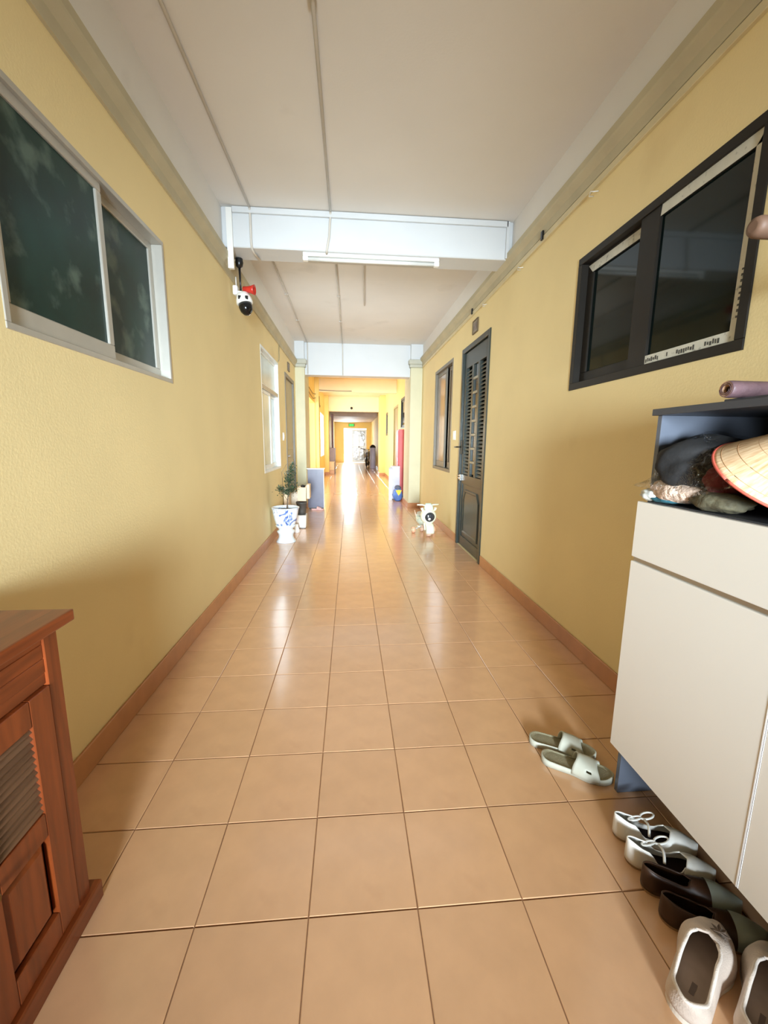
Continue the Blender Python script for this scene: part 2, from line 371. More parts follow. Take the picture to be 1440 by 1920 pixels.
t2, s2 = slider(2, 'dark framed sliding window with taped edges on the right wall', XR, 1, W2, BLKF, GGLS, 0.040,
       [(1.425, 1.965, 1.64, 2.335, 0.006, 0.050, 0.05, GGLS), (1.90, 2.525, 1.64, 2.335, 0.036, 0.062, 0.07, GGLS)], 0.006)
bm = NB(); box(bm, XR + .002, XR + .034, 1.905, 2.03, 1.645, 2.332, .003); obj('meeting_stile', bm, BLKF, t2)
def tape(parent, x, pts, label='printed protective film strip'):
    bm = NB(); vs1 = [bm.verts.new((x, y, z)) for y, z in pts]; vs0 = [bm.verts.new((x + .0008, y, z)) for y, z in pts]
    bm.faces.new(vs1); bm.faces.new(vs0[::-1])
    for i in range(len(pts)): bm.faces.new((vs1[i], vs1[(i + 1) % 4], vs0[(i + 1) % 4], vs0[i]))
    return obj('film_strip', bm, TAPE, parent, label=label)
xt = XR + 0.0045
tape(s2[0], xt, [(1.428, 1.645), (1.93, 1.645), (1.93, 1.69), (1.472, 1.69)])
tape(s2[0], xt, [(1.428, 1.645), (1.472, 1.69), (1.468, 2.285), (1.428, 2.332)])
tape(s2[0], xt, [(1.44, 2.285), (1.905, 2.285), (1.90, 2.33), (1.43, 2.33)])
tape(s2[1], XR + 0.0345, [(2.035, 2.272), (2.47, 2.272), (2.515, 2.318), (2.035, 2.318)])
# print on the film: short dark dashes like lettering too worn to read
bm = NB()
def dash(y0, y1, z0, z1): box(bm, xt - .0006, xt - .0001, y0, y1, z0, z1)
y = 1.90
for grp, cnt in ((0, 7), (1, 1), (2, 8), (3, 6)):
    for k in range(cnt):
        wd = random.uniform(.006, .010)
        dash(y - wd, y, 1.66 + random.uniform(-.003, .003), 1.676 + random.uniform(-.003, .004)); y -= wd + .004
    y -= .045
z = 1.73
for k in range(9):
    dash(1.446, 1.456, z, z + random.uniform(.006, .011)); z += .02
obj('film_print', bm, mat('grey_print', s2l(70, 70, 66), .7), s2[0])
slider(3, 'taupe framed sliding window on the right wall beyond the dark door', XR, 1, W3, GRYF, BEIG, 0.045,
       [(6.12, 6.72, .92, 2.365, 0.03, 0.06, 0.09, BEIG), (5.645, 6.02, .92, 2.365, 0.055, 0.06, 0.09, BEIG)], 0.004)
t4, s4 = slider(4, 'white framed window with pale frosted panes behind the potted bonsai', XL, -1, W4, mat('white_window_frame', s2l(236, 240, 238), .35), PALEG, 0.03,
       [(5.015, 5.62, .93, 1.90, 0.02, 0.04, 0.06, PALEG), (5.58, 6.13, .93, 1.90, 0.05, 0.04, 0.06, mat('blue_grey_frosted_glass', s2l(170, 188, 190), .2, var=.15)), (5.015, 6.13, 1.95, 2.35, 0.035, 0.03, 0.03, PALEG)], 0.002)
bm = NB(); box(bm, XL - .08, XL - .004, 5.01, 6.135, 1.90, 1.95); obj('transom_bar', bm, ALU, t4)
slider(5, 'bright side windows far down the left wall', XL, -1, W5, CREAM, PALEG, 0.05, [], 0.0)
for c in list(bpy.data.objects['window_5'].children):
    if c.name.startswith('dark_room_sheet'): bpy.data.objects.remove(c)
bm = NB()
for k in range(1, 4): box(bm, XL - .09, XL - .05, W5[0] + k * .725 - .02, W5[0] + k * .725 + .02, W5[2] + .05, W5[3] - .05)
obj('mullion', bm, CREAM, bpy.data.objects['window_5'])
slider(6, 'dark high window on the far right wall above the red cabinet', XR, 1, W6, DGRN, GGLS, 0.05, [(10.0, 11.28, 1.71, 2.41, .02, .05, .05, GGLS)], 0.0)
slider(7, 'small olive window farthest on the right wall', XR, 1, W7, GRYF, GGLS, 0.05, [(15.25, 15.95, 1.61, 2.36, .02, .04, .04, GGLS)], 0.0)

# ------------------------------------------------------------------ doors
d1 = thing('door_1', 'dark green louvred door on the right wall', None, (XR, 4.62, 0), kind='structure')
bm = NB(); ringw = 0.055
box(bm, XR - .012, XR + .10, D1[0], D1[0] + ringw, 0, D1[3], .003); box(bm, XR - .012, XR + .10, D1[1] - ringw, D1[1], 0, D1[3], .003); box(bm, XR - .012, XR + .10, D1[0] + ringw, D1[1] - ringw, D1[3] - ringw, D1[3], .003)
obj('door_frame', bm, DGRN, d1)
ya, yb = D1[0] + ringw + .004, D1[1] - ringw - .004     # 4.179 .. 5.071
xf, xk = XR + 0.012, XR + 0.052                         # leaf front/back
bm = NB()
CN = (4.262, 4.470); CC = (4.535, 4.690); CF = (4.755, 4.985)
box(bm, xf, xk, ya, CN[0], .012, 2.338, .002); box(bm, xf, xk, CF[1], yb, .012, 2.338, .002)
box(bm, xf, xk, CN[1], CC[0], .90, 2.16, .002); box(bm, xf, xk, CC[1], CF[0], .90, 2.16, .002)
box(bm, xf, xk, CN[0], CF[1], 2.16, 2.338, .002); box(bm, xf, xk, CN[0], CF[1], .79, .90, .002); box(bm, xf, xk, CN[0], CF[1], .012, .13, .002)
leaf = obj('leaf', bm, DGRN, d1)
bm = NB(); box(bm, -.0035, .0035, -.5, .5, -.0165, .0165); bmesh.ops.rotate(bm, verts=bm.verts, cent=(0, 0, 0), matrix=Matrix.Rotation(math.radians(38), 3, 'Y'))
sme = bpy.data.meshes.new('louvre_slat'); bm.to_mesh(sme); bm.free(); sme.materials.append(mat('glare_lightened_slat_paint', s2l(104, 104, 90), .3))  # door's dark green, lightened in colour for light glancing off the slats
for c0, c1 in (CN, CF):
    for k in range(30):
        o = bpy.data.objects.new('louvre_slat', sme); COL.objects.link(o); o.parent = leaf
        o.location = Vector((XR + .032, (c0 + c1) / 2, .922 + k * (1.22 / 29.5))) - Vector(d1.location); o.scale = (1, c1 - c0 + .004, 1)
bm = NB(); box(bm, XR + .075, XR + .08, D1[0] + .002, D1[1] - .002, .001, D1[3] - .002); obj('dark_room_sheet', bm, DARK, d1)  # dark sheet stands for the unlit room behind the louvres
for k in range(8):
    z0 = .905 + k * .157
    bm = NB(); box(bm, XR + .030, XR + .036, CC[0] - .002, CC[1] + .002, z0 + .02, z0 + .153); obj('pane', bm, mat('dark_door_glass', s2l(40, 46, 44), .15), leaf)
    if k: 
        bm = NB(); box(bm, XR + .010, XR + .046, CC[0], CC[1], z0 - .012, z0 + .016, .003); obj('glazing_bar', bm, mat('grey_green_bar_paint', s2l(150, 146, 128), .4), leaf)
bm = NB(); box(bm, XR + .024, XR + .040, CN[0], CF[1], .13, .79)
obj('lower_panel', bm, DGRN, leaf)
bm = NB(); prof_pts = [(CN[0] + .05, .17), (CF[1] - .05, .17), (CF[1] - .05, .62), (CF[1] - .13, .73), (CN[0] + .13, .73), (CN[0] + .05, .62)]
loft(bm, [[Vector((xx, (CN[0] + CF[1]) / 2 + ((y_ - (CN[0] + CF[1]) / 2) * k), .45 + (z_ - .45) * k)) for y_, z_ in prof_pts] for xx, k in ((XR + .024, 1.0), (XR + .010, .96), (XR + .010, .90), (XR + .018, .86))], True, False, True, smooth=False)
obj('raised_moulding', bm, DGRN, leaf)
bm = NB(); box(bm, XR - .004, XR + .013, 5.03, 5.065, 1.15, 1.32, .004); tube(bm, [(XR, 5.045, 1.237), (XR - .05, 5.05, 1.237), (XR - .055, 5.16, 1.235)], .009, 8); obj('door_handle', bm, mat('dark_bronze', s2l(60, 54, 44), .35, metal=.6), leaf)
bm = NB(); box(bm, XR - .008, XR + .013, 5.02, 5.068, .82, .9, .003); box(bm, XR - .014, XR - .004, 5.07, 5.16, .84, .86, .002); box(bm, XR - .014, XR - .004, 5.07, 5.16, .875, .885, .002); obj('hasp', bm, CHRM, leaf)
# door 2 (left, beyond the window)
d2 = thing('door_2', 'plain taupe door on the left wall beside the pillar', None, (XL, 7.24, 0), kind='structure')
bm = NB()
for a, b, c, e in ((D2[0], D2[0] + .06, 0, D2[3]), (D2[1] - .06, D2[1], 0, D2[3]), (D2[0] + .06, D2[1] - .06, D2[3] - .06, D2[3])): box(bm, XL - .10, XL + .012, a, b, c, e, .003)
obj('door_frame', bm, GRYF, d2)
bm = NB(); box(bm, XL - .06, XL - .02, D2[0] + .062, D2[1] - .062, .01, D2[3] - .062, .002); lf = obj('leaf', bm, mat('taupe_door_paint', s2l(176, 166, 136), .5), d2)
bm = NB(); box(bm, XL - .022, XL - .012, D2[0] + .16, D2[1] - .16, .25, 1.0, .004); box(bm, XL - .022, XL - .012, D2[0] + .16, D2[1] - .16, 1.15, 2.15, .004); obj('raised_panel', bm, MATS['taupe_door_paint'], lf)
bm = NB(); cyl(bm, (XL - .02, 6.86, 1.05), (XL + .04, 6.86, 1.05), .02); obj('door_handle', bm, CHRM, lf)
# door 4 (far right), door 3 (end)
d4 = thing('door_4', 'olive door on the far right wall', None, (XR, 12.55, 0), kind='structure')
bm = NB(); box(bm, XR + .02, XR + .06, 12.06, 13.04, .01, 2.32); obj('leaf', bm, mat('olive_door_paint', s2l(168, 152, 100), .5), d4)
bm = NB()
for a, b, c, e in ((12.0, 12.06, 0, 2.38), (13.04, 13.1, 0, 2.38), (12.06, 13.04, 2.32, 2.38)): box(bm, XR - .01, XR + .1, a, b, c, e)
obj('door_frame', bm, MATS['olive_door_paint'], d4)
d3 = thing('door_3', 'glazed grey door leaf standing at the right of the bright end doorway', None, (.6, YE, 0), kind='structure')
bm = NB()
for a, b, c, e in ((-.44, -.40, 0, 2.25), (1.06, 1.10, 0, 2.25), (-.40, 1.06, 2.21, 2.25)): box(bm, a, b, YE - .01, YE + .14, c, e)
obj('door_frame', bm, CREAM, d3)
bm = NB()
for a, b, c, e in ((.12, .20, .01, 2.15), (.98, 1.06, .01, 2.15), (.20, .98, 2.05, 2.15), (.20, .98, .01, .14), (.20, .98, .98, 1.06), (.56, .62, .14, 2.05)): box(bm, a, b, YE + .02, YE + .06, c, e)
lf = obj('leaf', bm, mat('grey_steel_door', s2l(190, 188, 182), .35, metal=.3), d3)
for a, b, c, e in ((.2, .56, 1.06, 2.05), (.62, .98, 1.06, 2.05), (.2, .56, .14, .98), (.62, .98, .14, .98)):
    bm = NB(); box(bm, a, b, YE + .035, YE + .045, c, e); obj('pane', bm, mat('silver_wavy_glass', s2l(150, 150, 146), .15, metal=.1, var=.25, vscale=3, bump=.6, bscale=5), lf)
gt = thing('balcony_gate', 'pale iron gate standing open outside the bright end doorway', 'gate', (-.15, 28.4, 0))
for z in (.1, .55, 1.0, 1.45):
    bm = NB(); box(bm, -.45, .15, 28.38, 28.41, z, z + .03); obj('rail', bm, mat('pale_gate_paint', s2l(214, 206, 160), .5), gt)
for k in range(7):
    bm = NB(); cyl(bm, (-.44 + k * .095, 28.395, -.01), (-.44 + k * .095, 28.395, 1.5), .012, n=8); obj('bar', bm, MATS['pale_gate_paint'], gt)

# ================================================================== LARGE THINGS
# cream shoe cabinet on the right
cab = thing('shoe_cabinet', 'tall cream fronted shoe cabinet with charcoal body and open top compartment', 'cabinet', (1.17, .77, 0))
CY0, CY1, CXF, CXB = .27, 1.262, .968, 1.372
for ys in (CY0, CY1 - .018):
    bm = NB(); box(bm, CXF + (.016 if True else 0), CXB, ys, ys + .018, 0, 1.368, .001); obj('side_panel', bm, CABS, cab, label='slate grey side panel')
bm = NB(); box(bm, CXF - .004, CXB, CY0 - .002, CY1 + .002, 1.368, 1.388, .001); obj('top_panel', bm, CABD, cab)
bm = NB(); box(bm, CXF, CXB, CY0 + .018, CY1 - .018, 1.078, 1.096); obj('shelf', bm, CABD, cab)
bm = NB(); box(bm, CXF, CXB, CY0 + .018, CY1 - .018, .20, .218); obj('bottom_panel', bm, CABD, cab)
bm = NB(); box(bm, CXB - .008, CXB, CY0 + .018, CY1 - .018, .218, 1.368); obj('back_panel', bm, CABD, cab)
bm = NB(); box(bm, CXF + .004, CXB - .008, .757, .773, .218, 1.078); obj('divider', bm, CABD, cab)
bm = NB(); box(bm, CXF - .012, CXF + .002, CY0, CY1, .886, .908); obj('handle_channel', bm, CHRM, cab, label='metal finger-pull channel')
for y0, y1 in ((.768, CY1 + .003), (CY0, .762)):
    bm = NB(); box(bm, CXF - .019, CXF - .001, y0, y1, .196, .889, .0015); d = obj('door', bm, CABW, cab)
    bm = NB(); box(bm, CXF - .020, CXF - .003, y0 - .0035 if y0 > .5 else y1, y0 if y0 > .5 else y1 + .0005, .198, .887); obj('edge_strip', bm, EDGE, d)
    bm = NB(); box(bm, CXF - .019, CXF - .001, y0, y1, .905, 1.092, .0015); obj('drawer_front', bm, CABW, cab)
# wooden cabinet on the left
wc = thing('wooden_cabinet', 'red-brown wooden cabinet with louvred doors against the left wall', 'cabinet', (-.87, .55, 0))
F = -.715; WY0, WY1 = .11, .992
bm = NB(); box(bm, XL + .004, F + .038, WY0 - .03, WY1 + .012, .838, .866, .004, seg=2); obj('top', bm, WOODH, wc)
for ya_ in (WY1 - .02, WY0 + .002):
    bm = NB(); box(bm, XL + .006, F - .022, ya_, ya_ + .018, .05, .838); obj('side_panel', bm, WOODV, wc)
for y0 in (WY0, WY1 - .045):
    bm = NB(); box(bm, F - .022, F, y0, y0 + .045, .05, .838, .002); obj('corner_post', bm, WOODV, wc)
bm = NB(); box(bm, F - .022, F - .006, WY0 + .045, WY1 - .045, .704, .838, .001); ap = obj('apron', bm, WOODH, wc)
for z in (.732, .768, .803):
    bm = NB(); box(bm, F - .007, F - .004, WY0 + .045, WY1 - .045, z, z + .0345, .0012); obj('apron_board', bm, WOODH, ap)
bm = NB(); box(bm, XL + .006, F + .014, WY0 - .02, WY1 + .03, 0, .058, .004); obj('plinth', bm, WOODH, wc)
bm = NB(); box(bm, XL + .006, XL + .014, WY0 + .02, WY1 - .02, .06, .83); obj('back_panel', bm, WOODV, wc)
dw = (WY1 - .045 - WY0 - .045 - .006) / 3
for k in range(3):
    y1 = WY1 - .047 - k * (dw + .002); y0 = y1 - dw + .003
    bm = NB(); fx, bx = F + .003, F - .017
    box(bm, bx, fx, y1 - .064, y1, .066, .70, .002); box(bm, bx, fx, y0, y0 + .064, .066, .70, .002)
    for z0, z1 in ((.066, .134), (.352, .414), (.636, .70)): box(bm, bx, fx, y0 + .064, y1 - .064, z0, z1, .002)
    dr = obj('door', bm, WOODV, wc)
    for j in range(13):
        bm = NB(); zc = .4235 + j * .0171
        loft(bm, [[Vector((F - .015, yy, zc + .007)), Vector((F - .012, yy, zc + .010)), Vector((F + .001, yy, zc - .004)), Vector((F - .002, yy, zc - .007))] for yy in (y0 + .063, y1 - .063)], True, True, True, smooth=False)
        obj('louvre_slat', bm, WOODD, dr)
    bm = NB(); box(bm, F - .0165, F - .0155, y0 + .06, y1 - .06, .41, .64); obj('louvre_backing', bm, mat('dark_brown_backing', s2l(44, 24, 12), .7), dr)
    bm = NB(); a0, a1, b0, b1 = y0 + .064, y1 - .064, .134, .352
    loft(bm, [[Vector((xx, a0 + i, b0 + i)), Vector((xx, a1 - i, b0 + i)), Vector((xx, a1 - i, b1 - i)), Vector((xx, a0 + i, b1 - i))] for xx, i in ((F - .012, 0), (F - .012, .004), (F - .001, .020))], True, True, True, smooth=False)
    obj('raised_panel', bm, WOODV, dr)
    bm = NB(); lathe(bm, [(.006, 0), (.006, .01), (.011, .016), (.011, .022), (.006, .026)], (fx, y0 + .03, .385), (1, 0, 0), 14); obj('knob', bm, mat('dark_brass', s2l(120, 92, 50), .35, metal=.8), dr)

# ================================================================== SHOES
def lerp_tab(tab, u):
    for (a, x), (b, y) in zip(tab, tab[1:]):
        if u <= b:
            t = (u - a) / (b - a); t = t * t * (3 - 2 * t); return x + (y - x) * t
    return tab[-1][1]
OUT = [(0, .70), (.14, .74), (.42, .74), (.68, 1.0), (.88, .90), (1, .74)]
def halfw(u, W, toe=.2):
    k = lerp_tab(OUT, u)
    if u < .13: k *= math.sqrt(max(0, 1 - ((.13 - u) / .13) ** 2))
    if u > 1 - toe: k *= math.sqrt(max(0, 1 - ((u - 1 + toe) / toe) ** 2))
    return W / 2 * k
def US(n=34): return [.5 - .5 * math.cos(PI * i / n) for i in range(n + 1)]
def centre(u, side): return side * (.004 * math.sin(PI * u) - .003 * u)
def shoe(name, label, loc, yaw, L, W, side, ts, htab, rtab, uo, mU, mS, mI, group=None, p=2.5, toe=.2, thick=.0035, rim=None, rimr=.0022):
    """low shoe along +x from the heel at the origin: sole, insole, upper (an open shell) and rim binding"""
    t = thing(name, label, 'shoe', loc, yaw, group)
    us = US()
    def sec(u): return centre(u, side), max(halfw(u, W, toe), 1e-4)
    bm = NB(); rows = [[Vector((L * u * 1.0, sec(u)[0] + s * sec(u)[1] * 1.03, 0)) for u in us] for s in (1, -1)]
    outl = rows[0] + rows[1][-2:0:-1]
    rk = [[Vector((v.x, v.y, z)) for v in outl] for z in (0.0, ts)]
    loft(bm, rk, True, True, True, smooth=False); obj('sole', bm, mS, t, local=True)
    bm = NB()
    o2 = [Vector((L * (.02 + .96 * (v.x / L)), v.y * .94, ts + .004)) for v in outl]; loft(bm, [[Vector((v.x, v.y, ts - .001)) for v in o2], o2], True, False, True, smooth=False); obj('insole', bm, mI, t, local=True)
    bm = NB(); nv = 9; rimpts = [[], []]
    for s in (0, 1):
        R = []
        for u in us:
            c, h_ = sec(u); hh = lerp_tab(htab, u)
            T = 1.0
            if u < uo:
                tr = lerp_tab(rtab, u); k = max(0.0, (uo - u) / .14)
                T = tr if k >= 1 else 1 - (1 - tr) * math.sqrt(max(0, 1 - (1 - k) ** 2))
            row = []
            for j in range(nv + 1):
                ph = T * j / nv * PI / 2; cx = max(math.cos(ph), 0) ** (2 / p); sz = math.sin(ph) ** (2 / p)
                row.append(Vector((L * u, c + (1 if s else -1) * h_ * cx, ts - .002 + hh * sz)))
            R.append(row)
            if u <= uo: rimpts[s].append(row[-1].copy())
        vs_ = [[bm.verts.new(q) for q in r] for r in R]
        for a, b in zip(vs_, vs_[1:]):
            for j in range(nv):
                f = bm.faces.new((a[j], b[j], b[j + 1], a[j + 1]) if s == 0 else (a[j], a[j + 1], b[j + 1], b[j])); f.smooth = True
    bmesh.ops.remove_doubles(bm, verts=bm.verts, dist=2e-4)
    obj('upper', bm, mU, t, local=True, solid=thick)
    if rim:
        bm = NB(); tube(bm, rimpts[0][::-1] + rimpts[1][1:], rimr, 6); obj('binding', bm, rim, t, local=True)
    return t
WSH = mat('white_shoe_leather', s2l(240, 236, 228), .4, var=.04)
TANS = mat('tan_shoe_sole', s2l(150, 120, 90), .6)
DKIN = mat('dark_maroon_lining', s2l(30, 14, 10), .8, spec=.2)
BRSH = mat('dark_brown_shoe_leather', s2l(60, 36, 20), .45, var=.1)
GRSAT = mat('grey_satin', s2l(160, 166, 156), .35, var=.06)
BEI = mat('beige_pink_knit', s2l(216, 198, 184), .75, var=.08, vscale=30, bump=.3, bscale=300)
BEIS = mat('cream_rubber_sole', s2l(236, 226, 212), .5)
BEIN = mat('taupe_insole', s2l(158, 136, 118), .7, var=.1, vscale=25)
HT = [(0, .070), (.2, .062), (.5, .05), (.75, .046), (.95, .034), (1, .03)]
RT = [(0, .80), (.22, .62), (.36, .22), (.55, .2), (.72, .35)]
def bow(t, c, ang):
    for s in (1, -1):
        bm = NB(); pts = []
        for i in range(17):
            a = 2 * PI * i / 16; pts.append(Vector((c[0] + s * (.024 - .024 * math.cos(a)) * math.cos(ang) - .011 * math.sin(a) * math.sin(ang) * s, c[1] + s * (.024 - .024 * math.cos(a)) * math.sin(ang) + .011 * math.sin(a) * math.cos(ang), c[2] + .006 * math.sin(a / 2))))
        tube(bm, pts, .0032, 6); obj('bow_loop', bm, WSH, t, local=True)
w1 = shoe('flat_shoe', 'white flat shoe with dark lining, the one farther from the camera, toe under cabinet', (.868, 1.096, 0), -.38, .235, .078, 1, .010, HT, RT, .66, WSH, TANS, DKIN, 'white flats under the cream cabinet', rim=WSH)
w2 = shoe('flat_shoe', 'white flat shoe with dark lining and bow, the nearer one, toe under cabinet', (.852, 1.012, 0), -.38, .235, .078, -1, .010, HT, RT, .66, WSH, TANS, DKIN, 'white flats under the cream cabinet', rim=WSH)
for sh, sd in ((w1, 1), (w2, 1)):
    bm = NB(); pts = [Vector((.235 * u, -.03 + .064 * k, .046 + .012 * math.sin(PI * k))) for k, u in [(i / 12, .40 + .02 * math.sin(PI * i / 12)) for i in range(13)]]; tube(bm, pts, .004, 6); obj('strap', bm, WSH, sh, local=True)
    bow(sh, (.235 * .36, .030, .052), .5)
RT2 = [(0, .70), (.3, .55), (.6, .42), (.7, .4)]
b1 = shoe('flat_shoe', 'dark brown flat shoe with grey satin toe beside the white flats', (.847, .934, 0), -.38, .24, .076, 1, .010, HT, RT2, .50, BRSH, TANS, DKIN, 'brown flats under the cream cabinet', rim=BRSH)
b2 = shoe('flat_shoe', 'dark brown flat shoe with grey satin toe nearest the beige slip-ons', (.842, .855, 0), -.38, .24, .076, -1, .010, HT, RT2, .50, BRSH, TANS, DKIN, 'brown flats under the cream cabinet', rim=BRSH)
def toe_cap(t, L, W, side, ts, htab, u0, m, p=2.5):
    bm = NB(); rows = []
    for i in range(15):
        u = u0 + (1 - u0) * (1 - (1 - i / 14) ** 2); c, h_ = centre(u, side), max(halfw(u, W), 1e-4) * 1.04 + .0012; hh = lerp_tab(htab, u) + .0035
        rows.append([Vector((L * u + .001, c - h_ * math.copysign(abs(math.cos(f)) ** (2 / p), math.cos(f)), ts - .001 + hh * math.sin(f) ** (2 / p))) for f in [PI * j / 16 for j in range(17)]])
    loft(bm, rows, False); obj('toe_cap', bm, m, t, local=True, label='grey satin toe cap')
toe_cap(b1, .24, .076, 1, .010, HT, .66, GRSAT); toe_cap(b2, .24, .076, -1, .010, HT, .66, GRSAT)
HB = [(0, .052), (.17, .050), (.40, .096), (.60, .082), (.85, .056), (.96, .04), (1, .034)]
RB = [(0, .66), (.17, .46), (.30, .46), (.42, .50), (.62, .62)]
yw = math.radians(34)
g1 = shoe('slip_on_shoe', 'beige knit slip-on shoe with leaf motif, fully in view, left of its partner', (.735, .650, 0), yw, .258, .110, 1, .020, HB, RB, .61, BEI, BEIS, BEIN, 'beige slip-ons before the cream cabinet', p=2.7, toe=.3, thick=.006, rim=mat('pale_collar_knit', s2l(238, 224, 212), .8, bump=.3, bscale=400), rimr=.0042)
g2 = shoe('slip_on_shoe', 'beige knit slip-on shoe cut off by the lower right corner', (.843, .588, 0), yw, .258, .110, -1, .020, HB, RB, .61, BEI, BEIS, BEIN, 'beige slip-ons before the cream cabinet', p=2.7, toe=.3, thick=.006, rim=MATS['pale_collar_knit'], rimr=.0042)
for g, sd in ((g1, 1), (g2, -1)):
    bm = NB()
    for k, (a, ln) in enumerate(((-.9, .026), (-.3, .032), (.2, .034), (.75, .028), (1.4, .02))):
        c = Vector((.186, -.014, .0985)); dx, dy = math.cos(a), math.sin(a)
        q = [c, c + Vector((dx * ln * .5 - dy * .004, dy * ln * .5 + dx * .004, -.004)), c + Vector((dx * ln, dy * ln, -.012)), c + Vector((dx * ln * .5 + dy * .004, dy * ln * .5 - dx * .004, -.004))]
        loft(bm, [q, [v + Vector((0, 0, .0015)) for v in q]], True, True, True, smooth=False)
    obj('leaf_motif', bm, mat('taupe_embroidery', s2l(110, 92, 80), .7), g, local=True)
    bm = NB(); box(bm, .055, .085, -.004, .006, .0242, .0248); obj('insole_stamp', bm, MATS['taupe_embroidery'], g, local=True)
SLI = mat('grey_green_foam', s2l(196, 196, 180), .6, var=.05, vscale=20)
SLB = mat('olive_grey_footbed', s2l(148, 140, 112), .7, var=.08, vscale=40, bump=.4, bscale=260)
def slide(name, label, loc, yaw, L, W, side, m, mb, group=None, cat='slipper'):
    t = thing(name, label, cat, loc, yaw, group); us = US()
    outl = [Vector((L * u, centre(u, side) + max(halfw(u, W), 1e-4), 0)) for u in us] + [Vector((L * u, centre(u, side) - max(halfw(u, W), 1e-4), 0)) for u in us[-2:0:-1]]
    zt = lambda v, b: b + .006 * (1 - min(1, v.x / L / .6)) + (.006 * max(0, (v.x / L - .8) / .2) ** 2)
    bm = NB(); loft(bm, [[Vector((v.x, v.y * .97, 0)) for v in outl], [Vector((v.x, v.y * 1.03, zt(v, .012))) for v in outl], [Vector((v.x, v.y, zt(v, .022))) for v in outl], [Vector((L * .02 + v.x * .96, v.y * .92, zt(v, .022))) for v in outl]], True, True, False)
    obj('sole', bm, m, t, local=True)
    bm = NB(); loft(bm, [[Vector((L * .02 + v.x * .96, v.y * .92, zt(v, .022))) for v in outl], [Vector((L * .06 + v.x * .88, v.y * .84, zt(v, .017))) for v in outl]], True, False, True); obj('footbed', bm, mb, t, local=True)
    bm = NB(); rows = []; n = 18
    for i in range(11):
        u = .44 + .38 * i / 10; c, h_ = centre(u, side), halfw(u, W) * 1.03; hh = .056 - .024 * (i / 10)
        rows.append([Vector((L * (u + (.06 - .11 * i / 10) * math.sin(PI * j / n) ** 2), c - h_ * math.copysign(abs(math.cos(PI * j / n)) ** .75, math.cos(PI * j / n)), .010 + (hh + .004) * math.sin(PI * j / n) ** .75)) for j in range(n + 1)])
    vs_ = [[bm.verts.new(q) for q in r] for r in rows]
    for a_, (a, b) in enumerate(zip(vs_, vs_[1:])):
        for j in range(n):
            if a_ in (5, 6) and j in (3, 14): continue       # the cut-outs of the band
            f = bm.faces.new((a[j], a[j + 1], b[j + 1], b[j])); f.smooth = True
    obj('band', bm, m, t, local=True, solid=.005)
    return t
slide('slide_slipper', 'grey-green foam slide slipper, the farther of the pair on the floor', (.772, 1.530, 0), -.46, .262, .10, 1, SLI, SLB, 'foam slides beside the cream cabinet')
slide('slide_slipper', 'grey-green foam slide slipper, the nearer of the pair on the floor', (.778, 1.428, 0), -.55, .262, .10, -1, SLI, SLB, 'foam slides beside the cream cabinet')

# ================================================================== IN AND ON THE CREAM CABINET
# conical hat
hat = thing('conical_hat', 'woven palm leaf conical hat with red rim leaning in the cabinet compartment', 'hat', (1.0955, .9255, 1.10))
ha = Vector((-.0177, -.5345, .845)).normalized(); hc = Vector((1.0955, .9255, 1.1925)); HR, HH = .172, .178
hu, hv = frame_of(ha)
def hatm():
    m = bpy.data.materials.new('woven_palm_leaf'); m.use_nodes = True; nt = m.node_tree; N = nt.nodes; L = nt.links; b = N['Principled BSDF']; b.inputs['Roughness'].default_value = .55
    at = N.new('ShaderNodeUVMap'); n = N.new('ShaderNodeTexNoise'); mp = N.new('ShaderNodeMapping'); mp.inputs['Scale'].default_value = (110, 5, 1)
    L.new(at.outputs[0], mp.inputs[0]); L.new(mp.outputs[0], n.inputs['Vector']); n.inputs['Scale'].default_value = 1; n.inputs['Detail'].default_value = 3
    cr = N.new('ShaderNodeValToRGB'); e = cr.color_ramp.elements; e[0].position = .3; e[0].color = (*s2l(196, 150, 106), 1); e[1].position = .7; e[1].color = (*s2l(244, 216, 176), 1)
    L.new(n.outputs['Fac'], cr.inputs[0]); L.new(cr.outputs[0], b.inputs['Base Color'])
    bp = N.new('ShaderNodeBump'); bp.inputs['Strength'].default_value = .4; L.new(n.outputs['Fac'], bp.inputs['Height']); L.new(bp.outputs[0], b.inputs['Normal']); return m
bm = NB(); nr, nt_ = 28, 64; uvl = bm.loops.layers.uv.new('uv')
rr = []
for i in range(nr + 1):
    q = max(i / nr, .02); row = ring(hc + ha * (HH * (1 - q) + (.0012 if i % 2 else 0)), hu, hv, HR * q, n=nt_); rr.append([bm.verts.new(p) for p in row])
for i in range(nr):
    for j in range(nt_):
        k = (j + 1) % nt_; f = bm.faces.new((rr[i][j], rr[i][k], rr[i + 1][k], rr[i + 1][j])); f.smooth = True
        for lp, (uu, vv) in zip(f.loops, ((j, i), (j + 1, i), (j + 1, i + 1), (j, i + 1))): lp[uvl].uv = (uu / nt_, vv / nr)
obj('cone', bm, hatm(), hat, solid=.0016)
bm = NB(); tube(bm, ring(hc, hu, hv, HR, n=64) + [ring(hc, hu, hv, HR, n=64)[0]], .0035, 6); obj('rim', bm, mat('red_rim_thread', s2l(206, 92, 74), .6), hat, label='red bound rim')
for q in (.45, .62, .79, .93):
    bm = NB(); c_ = ring(hc + ha * (HH * (1 - q) + .001), hu, hv, HR * q, n=64); tube(bm, c_ + [c_[0]], .0009, 5); obj('hoop', bm, mat('bamboo_hoop', s2l(190, 146, 104), .6), hat)

